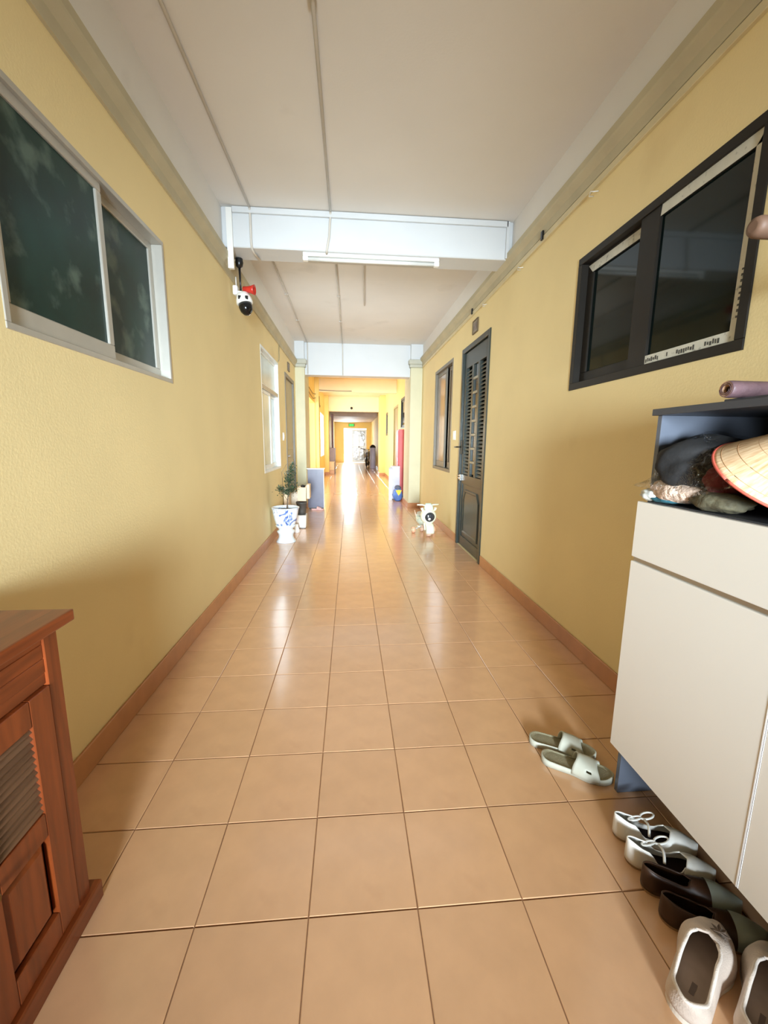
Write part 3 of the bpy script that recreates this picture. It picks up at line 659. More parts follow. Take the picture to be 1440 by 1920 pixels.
# garments in a clear bag
def cloth(name, col, sc=30, bump=.6): return mat(name, col, .85, var=.12, vscale=sc, bump=bump, bscale=sc)
def garment(name, label, c, rad, m, seed, amp=.22, freq=2.2, flat=1.098, rot=0):
    t = NB(); blob(t, (0, 0, 0), rad, 36, 20, amp, freq, seed, None)
    if rot: bmesh.ops.rotate(t, verts=t.verts, cent=(0, 0, 0), matrix=Matrix.Rotation(rot, 3, 'Z'))
    bmesh.ops.translate(t, verts=t.verts, vec=c)
    for v in t.verts:
        if v.co.z < flat: v.co.z = flat
    o = obj(name, t, m); tag(o, label, 'clothing'); return o
garment('folded_garment', 'black garment crumpled at the top of the clear bag', (1.06, 1.14, 1.218), (.138, .100, .088), cloth('black_cloth', s2l(20, 18, 18), 22), 3, .16)
garment('folded_garment', 'beige ribbed knit garment in the clear bag', (.985, 1.150, 1.138), (.048, .092, .034), mat('beige_ribbed_knit', s2l(212, 184, 164), .85, var=.3, vscale=70, bump=1.0, bscale=90), 5, .15)
garment('folded_garment', 'teal garment at the bottom of the clear bag', (.984, 1.185, 1.109), (.040, .060, .012), cloth('teal_cloth', s2l(34, 84, 96)), 8, .2)
garment('folded_garment', 'maroon garment behind the hat brim in the clear bag', (1.045, 1.035, 1.180), (.075, .050, .050), cloth('maroon_cloth', s2l(104, 34, 38)), 9, .15)
garment('folded_garment', 'olive patterned garment under the hat in the clear bag', (1.005, 1.025, 1.124), (.055, .085, .030), mat('olive_cloth', s2l(82, 76, 56), .8, var=.4, vscale=24, bump=.8, bscale=30), 11, .2)
garment('folded_garment', 'white patterned garment at the far bottom corner of the clear bag', (.962, 1.222, 1.118), (.026, .036, .019), mat('white_patterned_cloth', s2l(206, 206, 198), .8, var=.5, vscale=45), 14, .2)
clear = bpy.data.materials.new('clear_plastic_film'); clear.use_nodes = True
_n = clear.node_tree.nodes; _l = clear.node_tree.links; _n.remove(_n['Principled BSDF'])
_t = _n.new('ShaderNodeBsdfTransparent'); _g = _n.new('ShaderNodeBsdfGlossy'); _g.inputs['Roughness'].default_value = .08; _mx = _n.new('ShaderNodeMixShader')
_fr = _n.new('ShaderNodeLayerWeight'); _fr.inputs['Blend'].default_value = .22; _bp = _n.new('ShaderNodeBump'); _nn = _n.new('ShaderNodeTexNoise'); _tc = _n.new('ShaderNodeTexCoord')
_nn.inputs['Scale'].default_value = 26; _nn.inputs['Distortion'].default_value = 1.5; _bp.inputs['Strength'].default_value = .9; _bp.inputs['Distance'].default_value = .02
_l.new(_tc.outputs['Object'], _nn.inputs['Vector']); _l.new(_nn.outputs['Fac'], _bp.inputs['Height']); _l.new(_bp.outputs[0], _g.inputs['Normal']); _l.new(_bp.outputs[0], _fr.inputs['Normal'])
_mm = _n.new('ShaderNodeMath'); _mm.operation = 'MULTIPLY_ADD'; _mm.inputs[1].default_value = .34; _mm.inputs[2].default_value = .015
_l.new(_fr.outputs['Facing'], _mm.inputs[0]); _l.new(_mm.outputs[0], _mx.inputs[0]); _l.new(_t.outputs[0], _mx.inputs[1]); _l.new(_g.outputs[0], _mx.inputs[2]); _l.new(_mx.outputs[0], _n['Material Output'].inputs['Surface'])
bm = NB(); blob(bm, (1.07, 1.115, 1.200), (.160, .150, .112), 48, 28, .10, 2.6, 21)
for v in bm.verts:
    d = v.co - Vector((1.07, 1.115, 1.20))
    if d.x < 0: v.co.z -= min(.06, .45 * max(0, -d.x - .03)) * (1 if d.z > -.02 else .2)
    v.co.z = max(v.co.z, 1.0965)
    v.co.x = min(max(v.co.x, .945), 1.36); v.co.y = min(v.co.y, 1.242)
k = Vector((.868, 1.252, 1.150))                      # the pulled-out corner of the bag
for v in bm.verts:
    dd = (v.co - Vector((.945, 1.225, 1.13))).length
    if dd < .06: v.co = v.co.lerp(k, (1 - dd / .06) ** 1.6)
bag = obj('plastic_bag', bm, clear); tag(bag, 'clear plastic bag full of clothes lying in the cabinet compartment', 'bag')

# rolled mats
def roll(name, label, c, length, r, m, me, ax=(1, 0, 0), cat='mat'):
    t = thing(name, label, cat, c); c = Vector(c); ax = Vector(ax).normalized(); u, v = frame_of(ax)
    bm = NB(); prof = [(.007, .012), (.012, .002), (r * .72, .001), (r * .74, -.004), (r * .96, -.004), (r, 0), (r * 1.02, .01), (r, .03), (r * .99, length - .01), (r * .97, length)]
    lathe(bm, [(a, b) for a, b in prof], c, ax, 28, True, True); obj('rolled_sheet', bm, m, t)
    bm = NB(); lathe(bm, [(r * .93, -.0045), (r * .72, -.0035), (r * .45, -.001), (.0075, .004)], c - ax * .0008, ax, 28, False, False); obj('roll_end', bm, me, t, label='tan spiral end of the roll')
    bm = NB(); pts = []
    for i in range(60):
        a = i / 59; rad = .009 + (r * .9 - .009) * a; pts.append(c - ax * .005 + u * rad * math.cos(a * 5 * PI) + v * rad * math.sin(a * 5 * PI))
    tube(bm, pts, .0009, 4); obj('spiral_edge', bm, m, t)
    return t
PURP = mat('worn_purple_vinyl', s2l(88, 66, 70), .5, var=.25, vscale=14, bump=.4, bscale=40)
TAN = mat('tan_card_core', s2l(166, 128, 94), .7, var=.15, vscale=40)
roll('rolled_mat', 'thin rolled purple-brown mat lying across the cabinet top', (.975, 1.017, 1.4195), .39, .0215, PURP, TAN)
bm = NB(); box(bm, 1.0, 1.30, .93, 1.05, 1.3885, 1.3975, .002); o = obj('folded_card', bm, CABD); tag(o, 'dark folded card lying flat under the rolled mat', 'card')
for q in (0,):
    t = thing('padded_rod', 'brown padded rod end sticking out of the right wall before the taped window', 'rod', (1.38, .985, 1.785))
    bm = NB(); lathe(bm, [(.012, 0), (.020, .003), (.0235, .012), (.024, .03), (.022, .30), (.022, .432)], (.948, .985, 1.785), (1, 0, 0), 24); obj('padding', bm, mat('brown_foam_sleeve', s2l(112, 84, 66), .6, var=.2, vscale=20), t)
    bm = NB(); lathe(bm, [(.035, 0), (.035, .008)], (1.3715, .985, 1.785), (1, 0, 0), 20); obj('wall_plate', bm, CHRM, t)

# ================================================================== FIXTURES
# tube lamp under the first beam
lamp = thing('tube_lamp', 'unlit white fluorescent tube lamp under the nearest beam', 'lamp', (.19, 3.74, 2.80))
bm = NB(); box(bm, -.385, .76, 3.715, 3.765, 2.798, 2.826, .004); obj('housing', bm, PLA, lamp)
bm = NB(); cyl(bm, (-.345, 3.74, 2.782), (.72, 3.74, 2.782), .015, n=18); obj('tube', bm, mat('frosted_tube_glass', s2l(226, 226, 222), .3), lamp)
for x in (-.365, .74):
    bm = NB(); box(bm, x - .022, x + .022, 3.718, 3.762, 2.764, 2.80, .005); obj('end_cap', bm, PLA, lamp)
bm = NB(); cyl(bm, (.10, 3.80, 2.80), (.10, 3.80, 2.826), .018, n=12); obj('starter', bm, PLA, lamp)
# conduits
CON = mat('painted_conduit', s2l(206, 200, 190), .5, var=.05)
def conduit(label, segs, clips=True):
    t = thing('cable_conduit', label, 'conduit', segs[0][0])
    for s in segs:
        bm = NB(); tube(bm, s, .0095, 8); obj('pipe', bm, CON, t)
    for s in segs:
        a, b = Vector(s[0]), Vector(s[-1])
        if abs(b.y - a.y) > 1:
            for k in range(int((b.y - a.y) / 1.1)):
                p = a.lerp(b, (k + .5) * 1.1 / (b.y - a.y)); bm = NB(); box(bm, p.x - .02, p.x + .02, p.y - .008, p.y + .008, p.z - .011, ZC - .0005, .002); obj('saddle_clip', bm, CON, t)
    return t
zc = ZC - .010
conduit('painted cable conduit nearest the left wall, on the ceiling before the nearest beam', [[(-.795, .4, zc), (-.795, 1.6, zc), (-.79, 3.66, zc)], [(-.79, 3.66, zc), (-.79, 3.678, zc - .02), (-.79, 3.679, 2.86), (-.788, 3.69, 2.82), (-.786, 3.76, 2.814), (-.765, 3.88, 2.812)]])
conduit('painted cable conduit along the ceiling middle before the nearest beam', [[(-.155, .4, zc), (-.15, 2.0, zc), (-.152, 3.66, zc)], [(-.152, 3.66, zc), (-.153, 3.679, zc - .02), (-.165, 3.679, 2.93), (-.185, 3.679, 2.83), (-.188, 3.70, 2.812)]])
conduit('painted cable conduit nearest the left wall, between the two white beams', [[(-.79, 3.94, zc), (-.785, 6, zc), (-.79, 8.10, zc)], [(-.79, 8.10, zc), (-.79, 8.108, zc - .02), (-.79, 8.109, 2.55)]])
conduit('painted cable conduit along the ceiling middle between the two white beams', [[(-.145, 3.94, zc), (-.135, 6, zc), (-.136, 8.10, zc)], [(-.136, 8.10, zc), (-.136, 8.108, zc - .02), (-.133, 8.109, 2.54)]])
conduit('short painted cable conduit right of the ceiling middle behind the nearest beam', [[(.135, 3.94, zc), (.16, 5, zc), (.20, 5.9, zc)]])
# ducts on the beam
t = thing('cable_duct', 'white plastic cable duct hanging down at the left end of the nearest beam', 'duct', (-.95, 3.67, 2.66))
bm = NB(); box(bm, -.972, -.932, 3.66, 3.69, 2.655, 3.10, .002); obj('duct', bm, PLA, t)
bm = NB(); box(bm, -.975, -.929, 3.657, 3.664, 2.655, 3.10, .001); obj('cover', bm, PLA, t)
bm = NB(); box(bm, -.929, 1.33, 3.668, 3.69, 3.072, 3.115, .002); o = obj('cable_trunking', bm, BEAM); tag(o, 'flat white trunking along the top of the nearest beam', 'duct')
bm = NB(); box(bm, 1.318, 1.345, 3.668, 3.69, 2.83, 3.115, .002); o = obj('cable_trunking', bm, BEAM); tag(o, 'short upright white trunking at the right end of the nearest beam', 'duct')
t = thing('wall_trunking', 'thin cream cable trunking under the crown moulding on the right wall', 'duct', (1.37, 4, 2.69))
bm = NB(); box(bm, 1.362, 1.381, .3, 7.95, 2.690, 2.728, .002); obj('trunking', bm, mat('cream_trunking', s2l(214, 200, 160), .5), t)
for y in (3.06, 4.75): 
    bm = NB(); box(bm, 1.350, 1.364, y - .014, y + .014, 2.70, 2.76, .003); obj('cable_clip', bm, BLK if y < 5 else CRN, t)
for y in (2.42, 3.42, 4.3):
    bm = NB(); tube(bm, [(1.378, y, 2.665), (1.35, y, 2.66), (1.345, y + .02, 2.672), (1.35, y + .045, 2.66), (1.378, y + .05, 2.665)], .003, 6); o = obj('wire_clip', bm, PLA)
    tag(o, {2.42: 'small white wire clip above the taped window on the right wall', 3.42: 'small white wire clip on the right wall just before the nearest beam', 4.3: 'small white wire clip on the right wall above the dark door'}[y], 'clip', 'wire clips on the right wall')
bm = NB(); tube(bm, [(-1.008, 6.25, 2.66), (-1.012, 6.24, 2.55), (-1.005, 6.19, 2.44), (-1.012, 6.15, 2.40)], .006, 6); o = obj('hanging_cable', bm, mat('grey_cable', s2l(150, 140, 110), .6)); tag(o, 'loose grey cable hanging down the left wall above the frosted window', 'cable')
# plaques and switches
def plaque(label, x, s, y, z, wy, wz):
    t = thing('door_plaque', label, 'sign', (x, y, z))
    a, b = X2(x, s, .0005, .008); bm = NB(); box(bm, a, b, y - wy / 2, y + wy / 2, z - wz / 2, z + wz / 2, .002); obj('plate', bm, mat('weathered_grey_plate', s2l(150, 140, 120), .5, var=.2, vscale=30), t)
    a, b = X2(x, s, .008, .0095); bm = NB(); box(bm, a, b, y - wy * .36, y + wy * .36, z - wz * .30, z + wz * .30); obj('faded_print', bm, mat('faded_print', s2l(130, 118, 112), .5, var=.5, vscale=26), t)
    a, b = X2(x, s, .0, .014); bm = NB(); ringbox(bm, a, b, y - wy / 2 - .008, y + wy / 2 + .008, z - wz / 2 - .008, z + wz / 2 + .008, .01); obj('rim', bm, mat('dark_plaque_rim', s2l(96, 78, 52), .5), t)
plaque('small grey plaque with faded print above the dark louvred door', XR, -1, 4.645, 2.548, .17, .125)
plaque('small dull plaque above the plain taupe door on the left', XL, 1, 7.15, 2.50, .16, .12)
def switch(label, x, s, y, z):
    t = thing('light_switch', label, 'switch', (x, y, z)); a, b = X2(x, s, .0, .012); bm = NB(); box(bm, a, b, y - .06, y + .06, z - .06, z + .06, .004); obj('plate', bm, PLA, t)
    a, b = X2(x, s, .012, .017); bm = NB(); box(bm, a, b, y - .02, y + .02, z - .03, z + .03, .002); obj('rocker', bm, PLA, t)
switch('white light switch on the right wall between dark door and window', XR, -1, 5.395, 1.385)
switch('white light switch on the left wall between window and taupe door', XL, 1, 6.45, 1.36)
# security camera
t = thing('security_camera', 'white pan-tilt security camera with red horn hanging under the beam', 'camera', (-.945, 3.90, 2.825))
bm = NB(); lathe(bm, [(.012, -.075), (.028, -.06), (.034, -.03), (.03, -.008), (.03, .0)], (-.945, 3.90, 2.823), n=20); obj('ceiling_mount', bm, BLK, t)
bm = NB(); tube(bm, [(-.945, 3.90, 2.76), (-.944, 3.90, 2.66), (-.942, 3.90, 2.55)], lambda a: .010 - .003 * a, 10); obj('rod', bm, BLK, t)
tilt = Vector((.22, -.12, -.97)).normalized(); c0 = Vector((-.928, 3.895, 2.545))
bm = NB(); lathe(bm, [(.030, 0), (.052, .008), (.066, .05), (.070, .085), (.060, .095)], c0, tilt, 24); bd = obj('body', bm, PLA, t)
bm = NB(); lathe(bm, [(.056, .094), (.058, .12), (.050, .155), (.030, .180), (.006, .190)], c0, tilt, 24); dm = obj('dome', bm, mat('gloss_black_dome', s2l(16, 16, 18), .12), t)
bm = NB(); cp = c0 + tilt * .135 + Vector((0, -.052, 0)); lathe(bm, [(.009, 0), (.009, .006)], cp, (0, 1, .1), 14); obj('lens', bm, mat('pale_lens', s2l(210, 210, 214), .1), dm)
for dx in (-.022, .036):
    bm = NB(); cp = c0 + tilt * .055 + Vector((dx, -.058, 0)); box(bm, cp.x - .012, cp.x + .012, cp.y - .008, cp.y + .012, cp.z - .015, cp.z + .015, .002); obj('spotlight', bm, BLK, bd)
bm = NB(); box(bm, -1.002, -.962, 3.86, 3.92, 2.525, 2.60, .006); obj('bracket_box', bm, PLA, t)
bm = NB(); box(bm, -.965, -.93, 3.88, 3.905, 2.535, 2.56, .002); obj('bracket_arm', bm, PLA, t)
bm = NB(); cyl(bm, (-.975, 3.88, 2.60), (-.975, 3.88, 2.67), .004, n=8); obj('antenna', bm, PLA, t)
bm = NB(); lathe(bm, [(.022, 0), (.026, .045), (.032, .07), (.042, .098), (.036, .098), (.02, .06)], (-.915, 3.875, 2.572), (1, -.1, -.05), 20); obj('horn', bm, RED, t, label='red warning horn')

# ================================================================== ALONG THE LEFT WALL
# porcelain pot on its stand, bonsai
PX, PY = -.833, 5.25
bm = NB(); lathe(bm, [(.123, 0), (.127, .006), (.120, .018), (.102, .045), (.093, .075), (.097, .105), (.110, .128), (.115, .140), (.108, .150), (.095, .158), (.088, .168), (.098, .180), (.118, .200), (.130, .219), (.128, .226), (.10, .228)], (PX, PY, 0), n=40)
o = obj('pot_stand', bm, PORW); tag(o, 'pale porcelain pedestal stand under the blue and white pot', 'stand')
pot = thing('flower_pot', 'blue and white porcelain flower pot on a porcelain pedestal', 'pot', (PX, PY, .2285))
bm = NB(); lathe(bm, [(.09, .2285), (.120, .2285), (.130, .25), (.146, .31), (.160, .38), (.166, .42), (.172, .437), (.178, .446), (.172, .452), (.160, .448), (.152, .43), (.150, .40)], (PX, PY, 0), n=48, cap1=False); obj('bowl', bm, PORC, pot)
bm = NB(); tube(bm, ring(Vector((PX, PY, .449)), Vector((1, 0, 0)), Vector((0, 1, 0)), .171, n=48) + [Vector((PX + .171, PY, .449))], .006, 8); obj('rim', bm, PORW, pot)
bm = NB(); lathe(bm, [(.151, .415), (.10, .425), (.001, .430)], (PX, PY, 0), n=32, cap0=False, cap1=False); obj('soil', bm, mat('dark_soil', s2l(58, 46, 36), .9, var=.3, vscale=40, bump=.8, bscale=60), pot)
bz = thing('bonsai_tree', 'spindly dark green bonsai tree growing in the blue and white pot', 'plant', (PX + .01, PY, .428))
BARK = mat('grey_brown_bark', s2l(110, 92, 74), .8, var=.2, vscale=30, bump=.5, bscale=60)
bm = NB(); tube(bm, [(PX + .02, PY, .42), (PX + .03, PY, .52), (PX + .04, PY + .01, .62), (PX + .09, PY + .01, .78), (PX + .11, PY, .95)], lambda a: .010 * (1 - .75 * a), 8); obj('trunk', bm, BARK, bz)
for q in ([(PX + .03, PY, .54), (PX - .02, PY - .02, .63), (PX - .09, PY - .02, .70)], [(PX + .06, PY, .70), (PX + .03, PY, .82), (PX + .04, PY, .92)], [(PX + .04, PY, .62), (PX + .10, PY - .02, .70), (PX + .13, PY - .02, .73)],
          [(PX - .02, PY, .63), (PX - .03, PY, .90), (PX + .03, PY, 1.0), (PX + .12, PY, 1.06), (PX + .14, PY, .98)]):
    bm = NB(); tube(bm, q, .003, 6); obj('branch', bm, BARK, bz)
bm = NB(); rnd = random.Random(4)
for (c, r, n) in (((PX + .05, PY, .80), (.055, .06, .13), 260), ((PX + .10, PY, .88), (.045, .05, .12), 170), ((PX + .02, PY - .02, .66), (.08, .07, .07), 220), ((PX - .05, PY - .02, .69), (.05, .05, .04), 90), ((PX + .11, PY - .01, .70), (.05, .05, .06), 120), ((PX + .11, PY, 1.0), (.02, .02, .04), 20)):
    for i in range(int(n * 1.8)):
        d = Vector((rnd.gauss(0, .5) * r[0], rnd.gauss(0, .5) * r[1], rnd.gauss(0, .5) * r[2])); p = Vector(c) + d
        a = Vector((rnd.uniform(-1, 1), rnd.uniform(-1, 1), rnd.uniform(-.4, 1))).normalized(); u, v = frame_of(a); L_ = rnd.uniform(.018, .032); w_ = L_ * .30
        q = [bm.verts.new(x) for x in (p, p + a * L_ * .5 + u * w_, p + a * L_, p + a * L_ * .5 - u * w_)]; bm.faces.new(q)
obj('foliage', bm, mat('dark_bonsai_leaf', s2l(62, 84, 60), .5, var=.35, vscale=30), bz, kind='stuff')
# boxes and sacks behind the pot
FOAM = mat('white_foam', s2l(238, 230, 222), .7, var=.04)
CARD = mat('cream_carton', s2l(226, 200, 168), .75, var=.08, vscale=10)
o = thing('foam_box', 'white foam planter box standing on the floor behind the porcelain stand', 'box', (-.735, 6.15, 0))
bm = NB(); loft(bm, [[Vector((x_ * k, y_ * k, z)) + Vector((-.735, 6.15, 0)) for x_, y_ in ((-.075, -.1), (.075, -.1), (.075, .1), (-.075, .1))] for z, k in ((0.012, .88), (.2, 1.0), (.2, .86), (.15, .84))], True, True, True, smooth=False); obj('body', bm, FOAM, o)
bm = NB(); box(bm, -.795, -.675, 6.07, 6.23, 0, .012); obj('base', bm, BLK, o)
o = thing('dark_flower_pot', 'dark grey plastic pot wedged between the foam box and the carton', 'pot', (-.735, 6.15, .2))
bm = NB(); lathe(bm, [(.060, .2005), (.066, .25), (.075, .36), (.082, .37), (.082, .395), (.074, .395)], (-.735, 6.15, 0), n=24); obj('body', bm, mat('dark_grey_plastic', s2l(74, 70, 66), .5, var=.15), o)
bm = NB(); lathe(bm, [(.074, .395), (.03, .413), (.001, .415)], (-.735, 6.15, 0), n=24, cap0=False); obj('soil', bm, MATS['dark_soil'], o)
o = thing('carton', 'cream carton stacked on the dark pot beside the pillar', 'box', (-.72, 6.15, .416))
bm = NB(); loft(bm, [[Vector((x_ * k, y_ * k, z)) + Vector((-.715, 6.15, 0)) for x_, y_ in ((-.065, -.1), (.065, -.1), (.065, .1), (-.065, .1))] for z, k in ((.416, .9), (.62, 1.0), (.62, .92), (.59, .90))], True, True, True, smooth=False); obj('body', bm, CARD, o)
bm = NB(); box(bm, -.645, -.60, 6.05, 6.25, .45, .66, .003) ; obj('open_flap', bm, CARD, o)
bm = NB(); blob(bm, (-.70, 6.10, .636), (.035, .04, .02), 14, 8, .3, 3, 2); o = obj('small_pouch', bm, BLK); tag(o, 'small black pouch lying on the cream carton', 'pouch')
sk = thing('soil_sack', 'white woven sack with dry straw on top behind the bonsai', 'sack', (-.90, 6.75, 0))
bm = NB(); blob(bm, (-.905, 6.75, .24), (.10, .14, .26), 24, 16, .18, 2.5, 6)
for v in bm.verts: v.co.z = max(v.co.z, .001)
obj('body', bm, mat('white_woven_sack', s2l(232, 222, 206), .7, var=.1, vscale=20, bump=.5, bscale=60), sk)
bm = NB()
for i in range(140):
    p = Vector((-.88 + rnd.gauss(0, .05), 6.72 + rnd.gauss(0, .06), .485 + rnd.uniform(-.02, .05))); a = Vector((rnd.uniform(-1, 1), rnd.uniform(-1, 1), rnd.uniform(-.3, .6))).normalized(); tube(bm, [p, p + a * .05], .0018, 3)
obj('dry_straw', bm, mat('dry_straw', s2l(176, 136, 84), .8), sk, kind='stuff')
o = thing('narrow_carton', 'narrow cream carton standing against the left wall behind the bonsai', 'box', (-.965, 6.3, 0))
bm = NB(); box(bm, -1.005, -.93, 6.22, 6.40, 0, .60, .003); obj('body', bm, CARD, o)
bm = NB(); box(bm, -1.004, -.931, 6.215, 6.221, .0, .30, .001); obj('dark_sleeve', bm, mat('dark_sleeve', s2l(60, 44, 36), .6), o)
bm = NB(); lathe(bm, [(.05, 0), (.048, .03), (.030, .09), (.026, .12), (.02, .12)], (-.772, 5.80, 0), n=20); o = obj('white_vase', bm, FOAM); tag(o, 'small white flared vase on the floor right of the porcelain stand', 'vase')
# grey low cabinet by the left pillar and the pink slipper
gc = thing('low_cabinet', 'slate grey fronted low cabinet beside the left pillar', 'cabinet', (-.66, 8.1, 0))
bm = NB(); box(bm, -.815, -.505, 7.88, 8.005, .03, .775, .002); box(bm, -.83, -.49, 7.865, 8.01, .775, .792, .002); obj('body', bm, PLA, gc)
bm = NB(); box(bm, -.812, -.515, 7.862, 7.879, .035, .768, .002); obj('door', bm, mat('blue_grey_laminate', s2l(104, 104, 124), .3, var=.1, vscale=3), gc)
bm = NB(); box(bm, -.80, -.52, 7.90, 7.99, 0, .03); obj('plinth', bm, CABD, gc)
slide('slide_slipper', 'pale pink slide slipper in front of the slate grey low cabinet', (-.748, 7.80, 0), -.05, .235, .10, 1, mat('pale_pink_foam', s2l(232, 190, 186), .6), mat('pale_pink_footbed', s2l(214, 172, 168), .7))

# ================================================================== RIDE-ON TOY
CRM = mat('cream_toy_plastic', s2l(236, 238, 214), .35, var=.02)
PNK = mat('pale_peach_plastic', s2l(238, 206, 184), .4)
MINT = mat('pale_mint_plastic', s2l(214, 232, 218), .35)
tm = thing('ride_on_motorcycle', 'cream plastic ride-on toy motorcycle beside the dark door', 'toy', (1.09, 5.40, 0), math.radians(96))
# local: +x runs from the front wheel to the rear, z up
def wheel(parent, c, r, wd, m, m2):
    bm = NB(); lathe(bm, [(r * .55, -wd / 2), (r * .85, -wd / 2), (r, -wd * .3), (r, wd * .3), (r * .85, wd / 2), (r * .55, wd / 2)], c, (0, 1, 0), 28); wh = obj('wheel', bm, m, parent, local=True)
    bm = NB(); lathe(bm, [(.001, -wd * .55), (r * .3, -wd * .6), (r * .54, -wd * .42), (r * .54, wd * .42), (r * .3, wd * .6), (.001, wd * .55)], c, (0, 1, 0), 20); obj('hub', bm, m2, wh, local=True)
    return wh
wheel(tm, (.085, 0, .088), .088, .066, PNK, MINT)
wheel(tm, (.42, 0, .088), .088, .05, PNK, MINT)
for s in (1, -1):
    wheel(tm, (.33, s * .150, .044), .044, .046, mat('salmon_plastic', s2l(240, 184, 150), .4), CRM)
    bm = NB(); tube(bm, [(.33, s * .03, .085), (.33, s * .09, .07), (.33, s * .15, .044)], .009, 8); obj('stabiliser_arm', bm, MATS['grey_steel_door'], tm, local=True)
    bm = NB(); tube(bm, [(.085, s * .050, .088), (.10, s * .054, .17), (.125, s * .05, .26)], lambda a: .014 + .003 * a, 10); obj('fork_leg', bm, CRM, tm, local=True)
    bm = NB(); tube(bm, [(.13, s * .03, .425), (.135, s * .08, .436), (.14, s * .155, .438)], .0105, 10); obj('handlebar', bm, CRM, tm, local=True)
    bm = NB(); tube(bm, [(.10, s * .07, .355), (.095, s * .092, .375), (.10, s * .098, .40)], lambda a: .012 + .010 * a, 10); obj('mirror', bm, CRM, tm, local=True)
bm = NB(); rows = []
for i in range(13):
    a = -.35 + 2.3 * i / 12; rows.append([Vector((.085 - .098 * math.cos(a) * k2, y_, .088 + .098 * math.sin(a) * k2)) for y_, k2 in ((-.052, .80), (-.055, 1.0), (-.034, 1.06), (.034, 1.06), (.055, 1.0), (.052, .80))])
loft(bm, rows, False); obj('front_fender', bm, CRM, tm, local=True, solid=.005)
bm = NB(); lathe(bm, [(.062, -.045), (.085, -.035), (.106, .0), (.112, .03), (.100, .085), (.06, .13), (.02, .15)], (.075, 0, .275), (1, 0, .12), 32); fr = obj('fairing', bm, CRM, tm, local=True)
bm = NB(); lathe(bm, [(.001, -.064), (.045, -.059), (.070, -.042), (.076, -.030)], (.075, 0, .28), (1, 0, .12), 28, False, False); hl = obj('headlight', bm, mat('dark_grey_lens', s2l(60, 62, 66), .1, var=.2), fr, local=True)
bm = NB(); lathe(bm, [(.001, -.066), (.018, -.062), (.02, -.05)], (.075, .01, .262), (1, 0, .12), 18, False, False); obj('lamp_bulb', bm, PLA, hl, local=True)
bm = NB(); rows = [[Vector((x_, y_ * k, z_)) for y_ in (-.052, -.03, 0, .03, .052)] for x_, z_, k in ((.07, .365, 1.0), (.085, .395, 1.15), (.105, .43, 1.1), (.125, .458, .7))]; loft(bm, rows, False); obj('windscreen', bm, MINT, tm, local=True, solid=.008)
bm = NB(); box(bm, .11, .19, -.05, .05, .33, .405, .02, seg=2); obj('dashboard', bm, CRM, tm, local=True)
bm = NB(); secs = [(.13, .05, .17, .31), (.20, .085, .14, .31), (.28, .105, .11, .26), (.36, .105, .12, .24), (.45, .09, .17, .25), (.53, .05, .20, .27)]
loft(bm, [[Vector((x_, hw * math.cos(2 * PI * j / 20), (z0 + z1) / 2 + (z1 - z0) / 2 * math.sin(2 * PI * j / 20))) for j in range(20)] for x_, hw, z0, z1 in secs], True, True, True); obj('body', bm, MINT, tm, local=True)
bm = NB(); loft(bm, [[Vector((x_, hw * math.cos(2 * PI * j / 16), zc_ + .018 * math.sin(2 * PI * j / 16))) for j in range(16)] for x_, hw, zc_ in ((.22, .03, .275), (.28, .06, .257), (.40, .07, .245), (.52, .05, .265))], True, True, True); obj('seat', bm, mat('pale_grey_seat', s2l(206, 210, 200), .5), tm, local=True)
bm = NB(); tube(bm, [(.40, -.075, .20), (.48, -.08, .24), (.56, -.075, .29)], .010, 8); tube(bm, [(.40, .075, .20), (.48, .08, .24), (.56, .075, .29)], .010, 8); obj('rear_rail', bm, PNK, tm, local=True)
bm = NB(); box(bm, .24, .28, -.11, -.07, .10, .118, .004); box(bm, .24, .28, .07, .11, .10, .118, .004); obj('footrest', bm, CRM, tm, local=True)

# ================================================================== FAR DOWN THE CORRIDOR
o = thing('white_board', 'tall white foam board leaning by the lavender cabinet beyond the right pillar', 'board', (.91, 9.14, 0))
bm = NB(); box(bm, .868, .938, 9.10, 9.16, 0, .74, .003); obj('panel', bm, PLA, o)
bm = NB(); box(bm, .866, .940, 9.098, 9.162, .70, .742, .002); obj('edge_band', bm, mat('grey_edge_band', s2l(190, 190, 200), .5), o)
o = thing('lavender_cabinet', 'pale lavender low cabinet between white board and red cabinet', 'cabinet', (1.03, 9.4, 0))
bm = NB(); box(bm, .945, 1.125, 9.22, 9.56, .02, .765, .004); obj('body', bm, mat('pale_lavender_laminate', s2l(204, 204, 224), .4), o)
bm = NB(); box(bm, .955, 1.118, 9.205, 9.221, .05, .75, .003); obj('door', bm, MATS['pale_lavender_laminate'], o)
bm = NB(); box(bm, .96, 1.11, 9.24, 9.54, 0, .02); obj('base', bm, CABD, o)
o = thing('red_cabinet', 'tall red metal cabinet against the far right wall', 'cabinet', (1.26, 9.85, 0))
bm = NB(); box(bm, 1.135, 1.372, 9.62, 10.1, .04, 1.60, .006); obj('body', bm, mat('faded_red_paint', s2l(204, 84, 92), .4, var=.05), o)
bm = NB(); box(bm, 1.122, 1.136, 9.64, 10.08, .07, 1.57, .004); dr = obj('door', bm, MATS['faded_red_paint'], o)
bm = NB(); box(bm, 1.108, 1.122, 9.70, 9.73, .75, .95, .003); obj('handle', bm, CHRM, dr)
bm = NB(); box(bm, 1.15, 1.36, 9.64, 10.08, 0, .04); obj('plinth', bm, CABD, o)
o = thing('toy_bag', 'blue bag with a yellow patch on the floor behind the right pillar', 'bag', (1.06, 9.0, 0))
bm = NB(); blob(bm, (1.06, 9.02, .14), (.11, .09, .15), 22, 14, .22, 2.6, 31)
for v in bm.verts: v.co.z = max(v.co.z, .001); v.co.y = max(8.92, v.co.y)
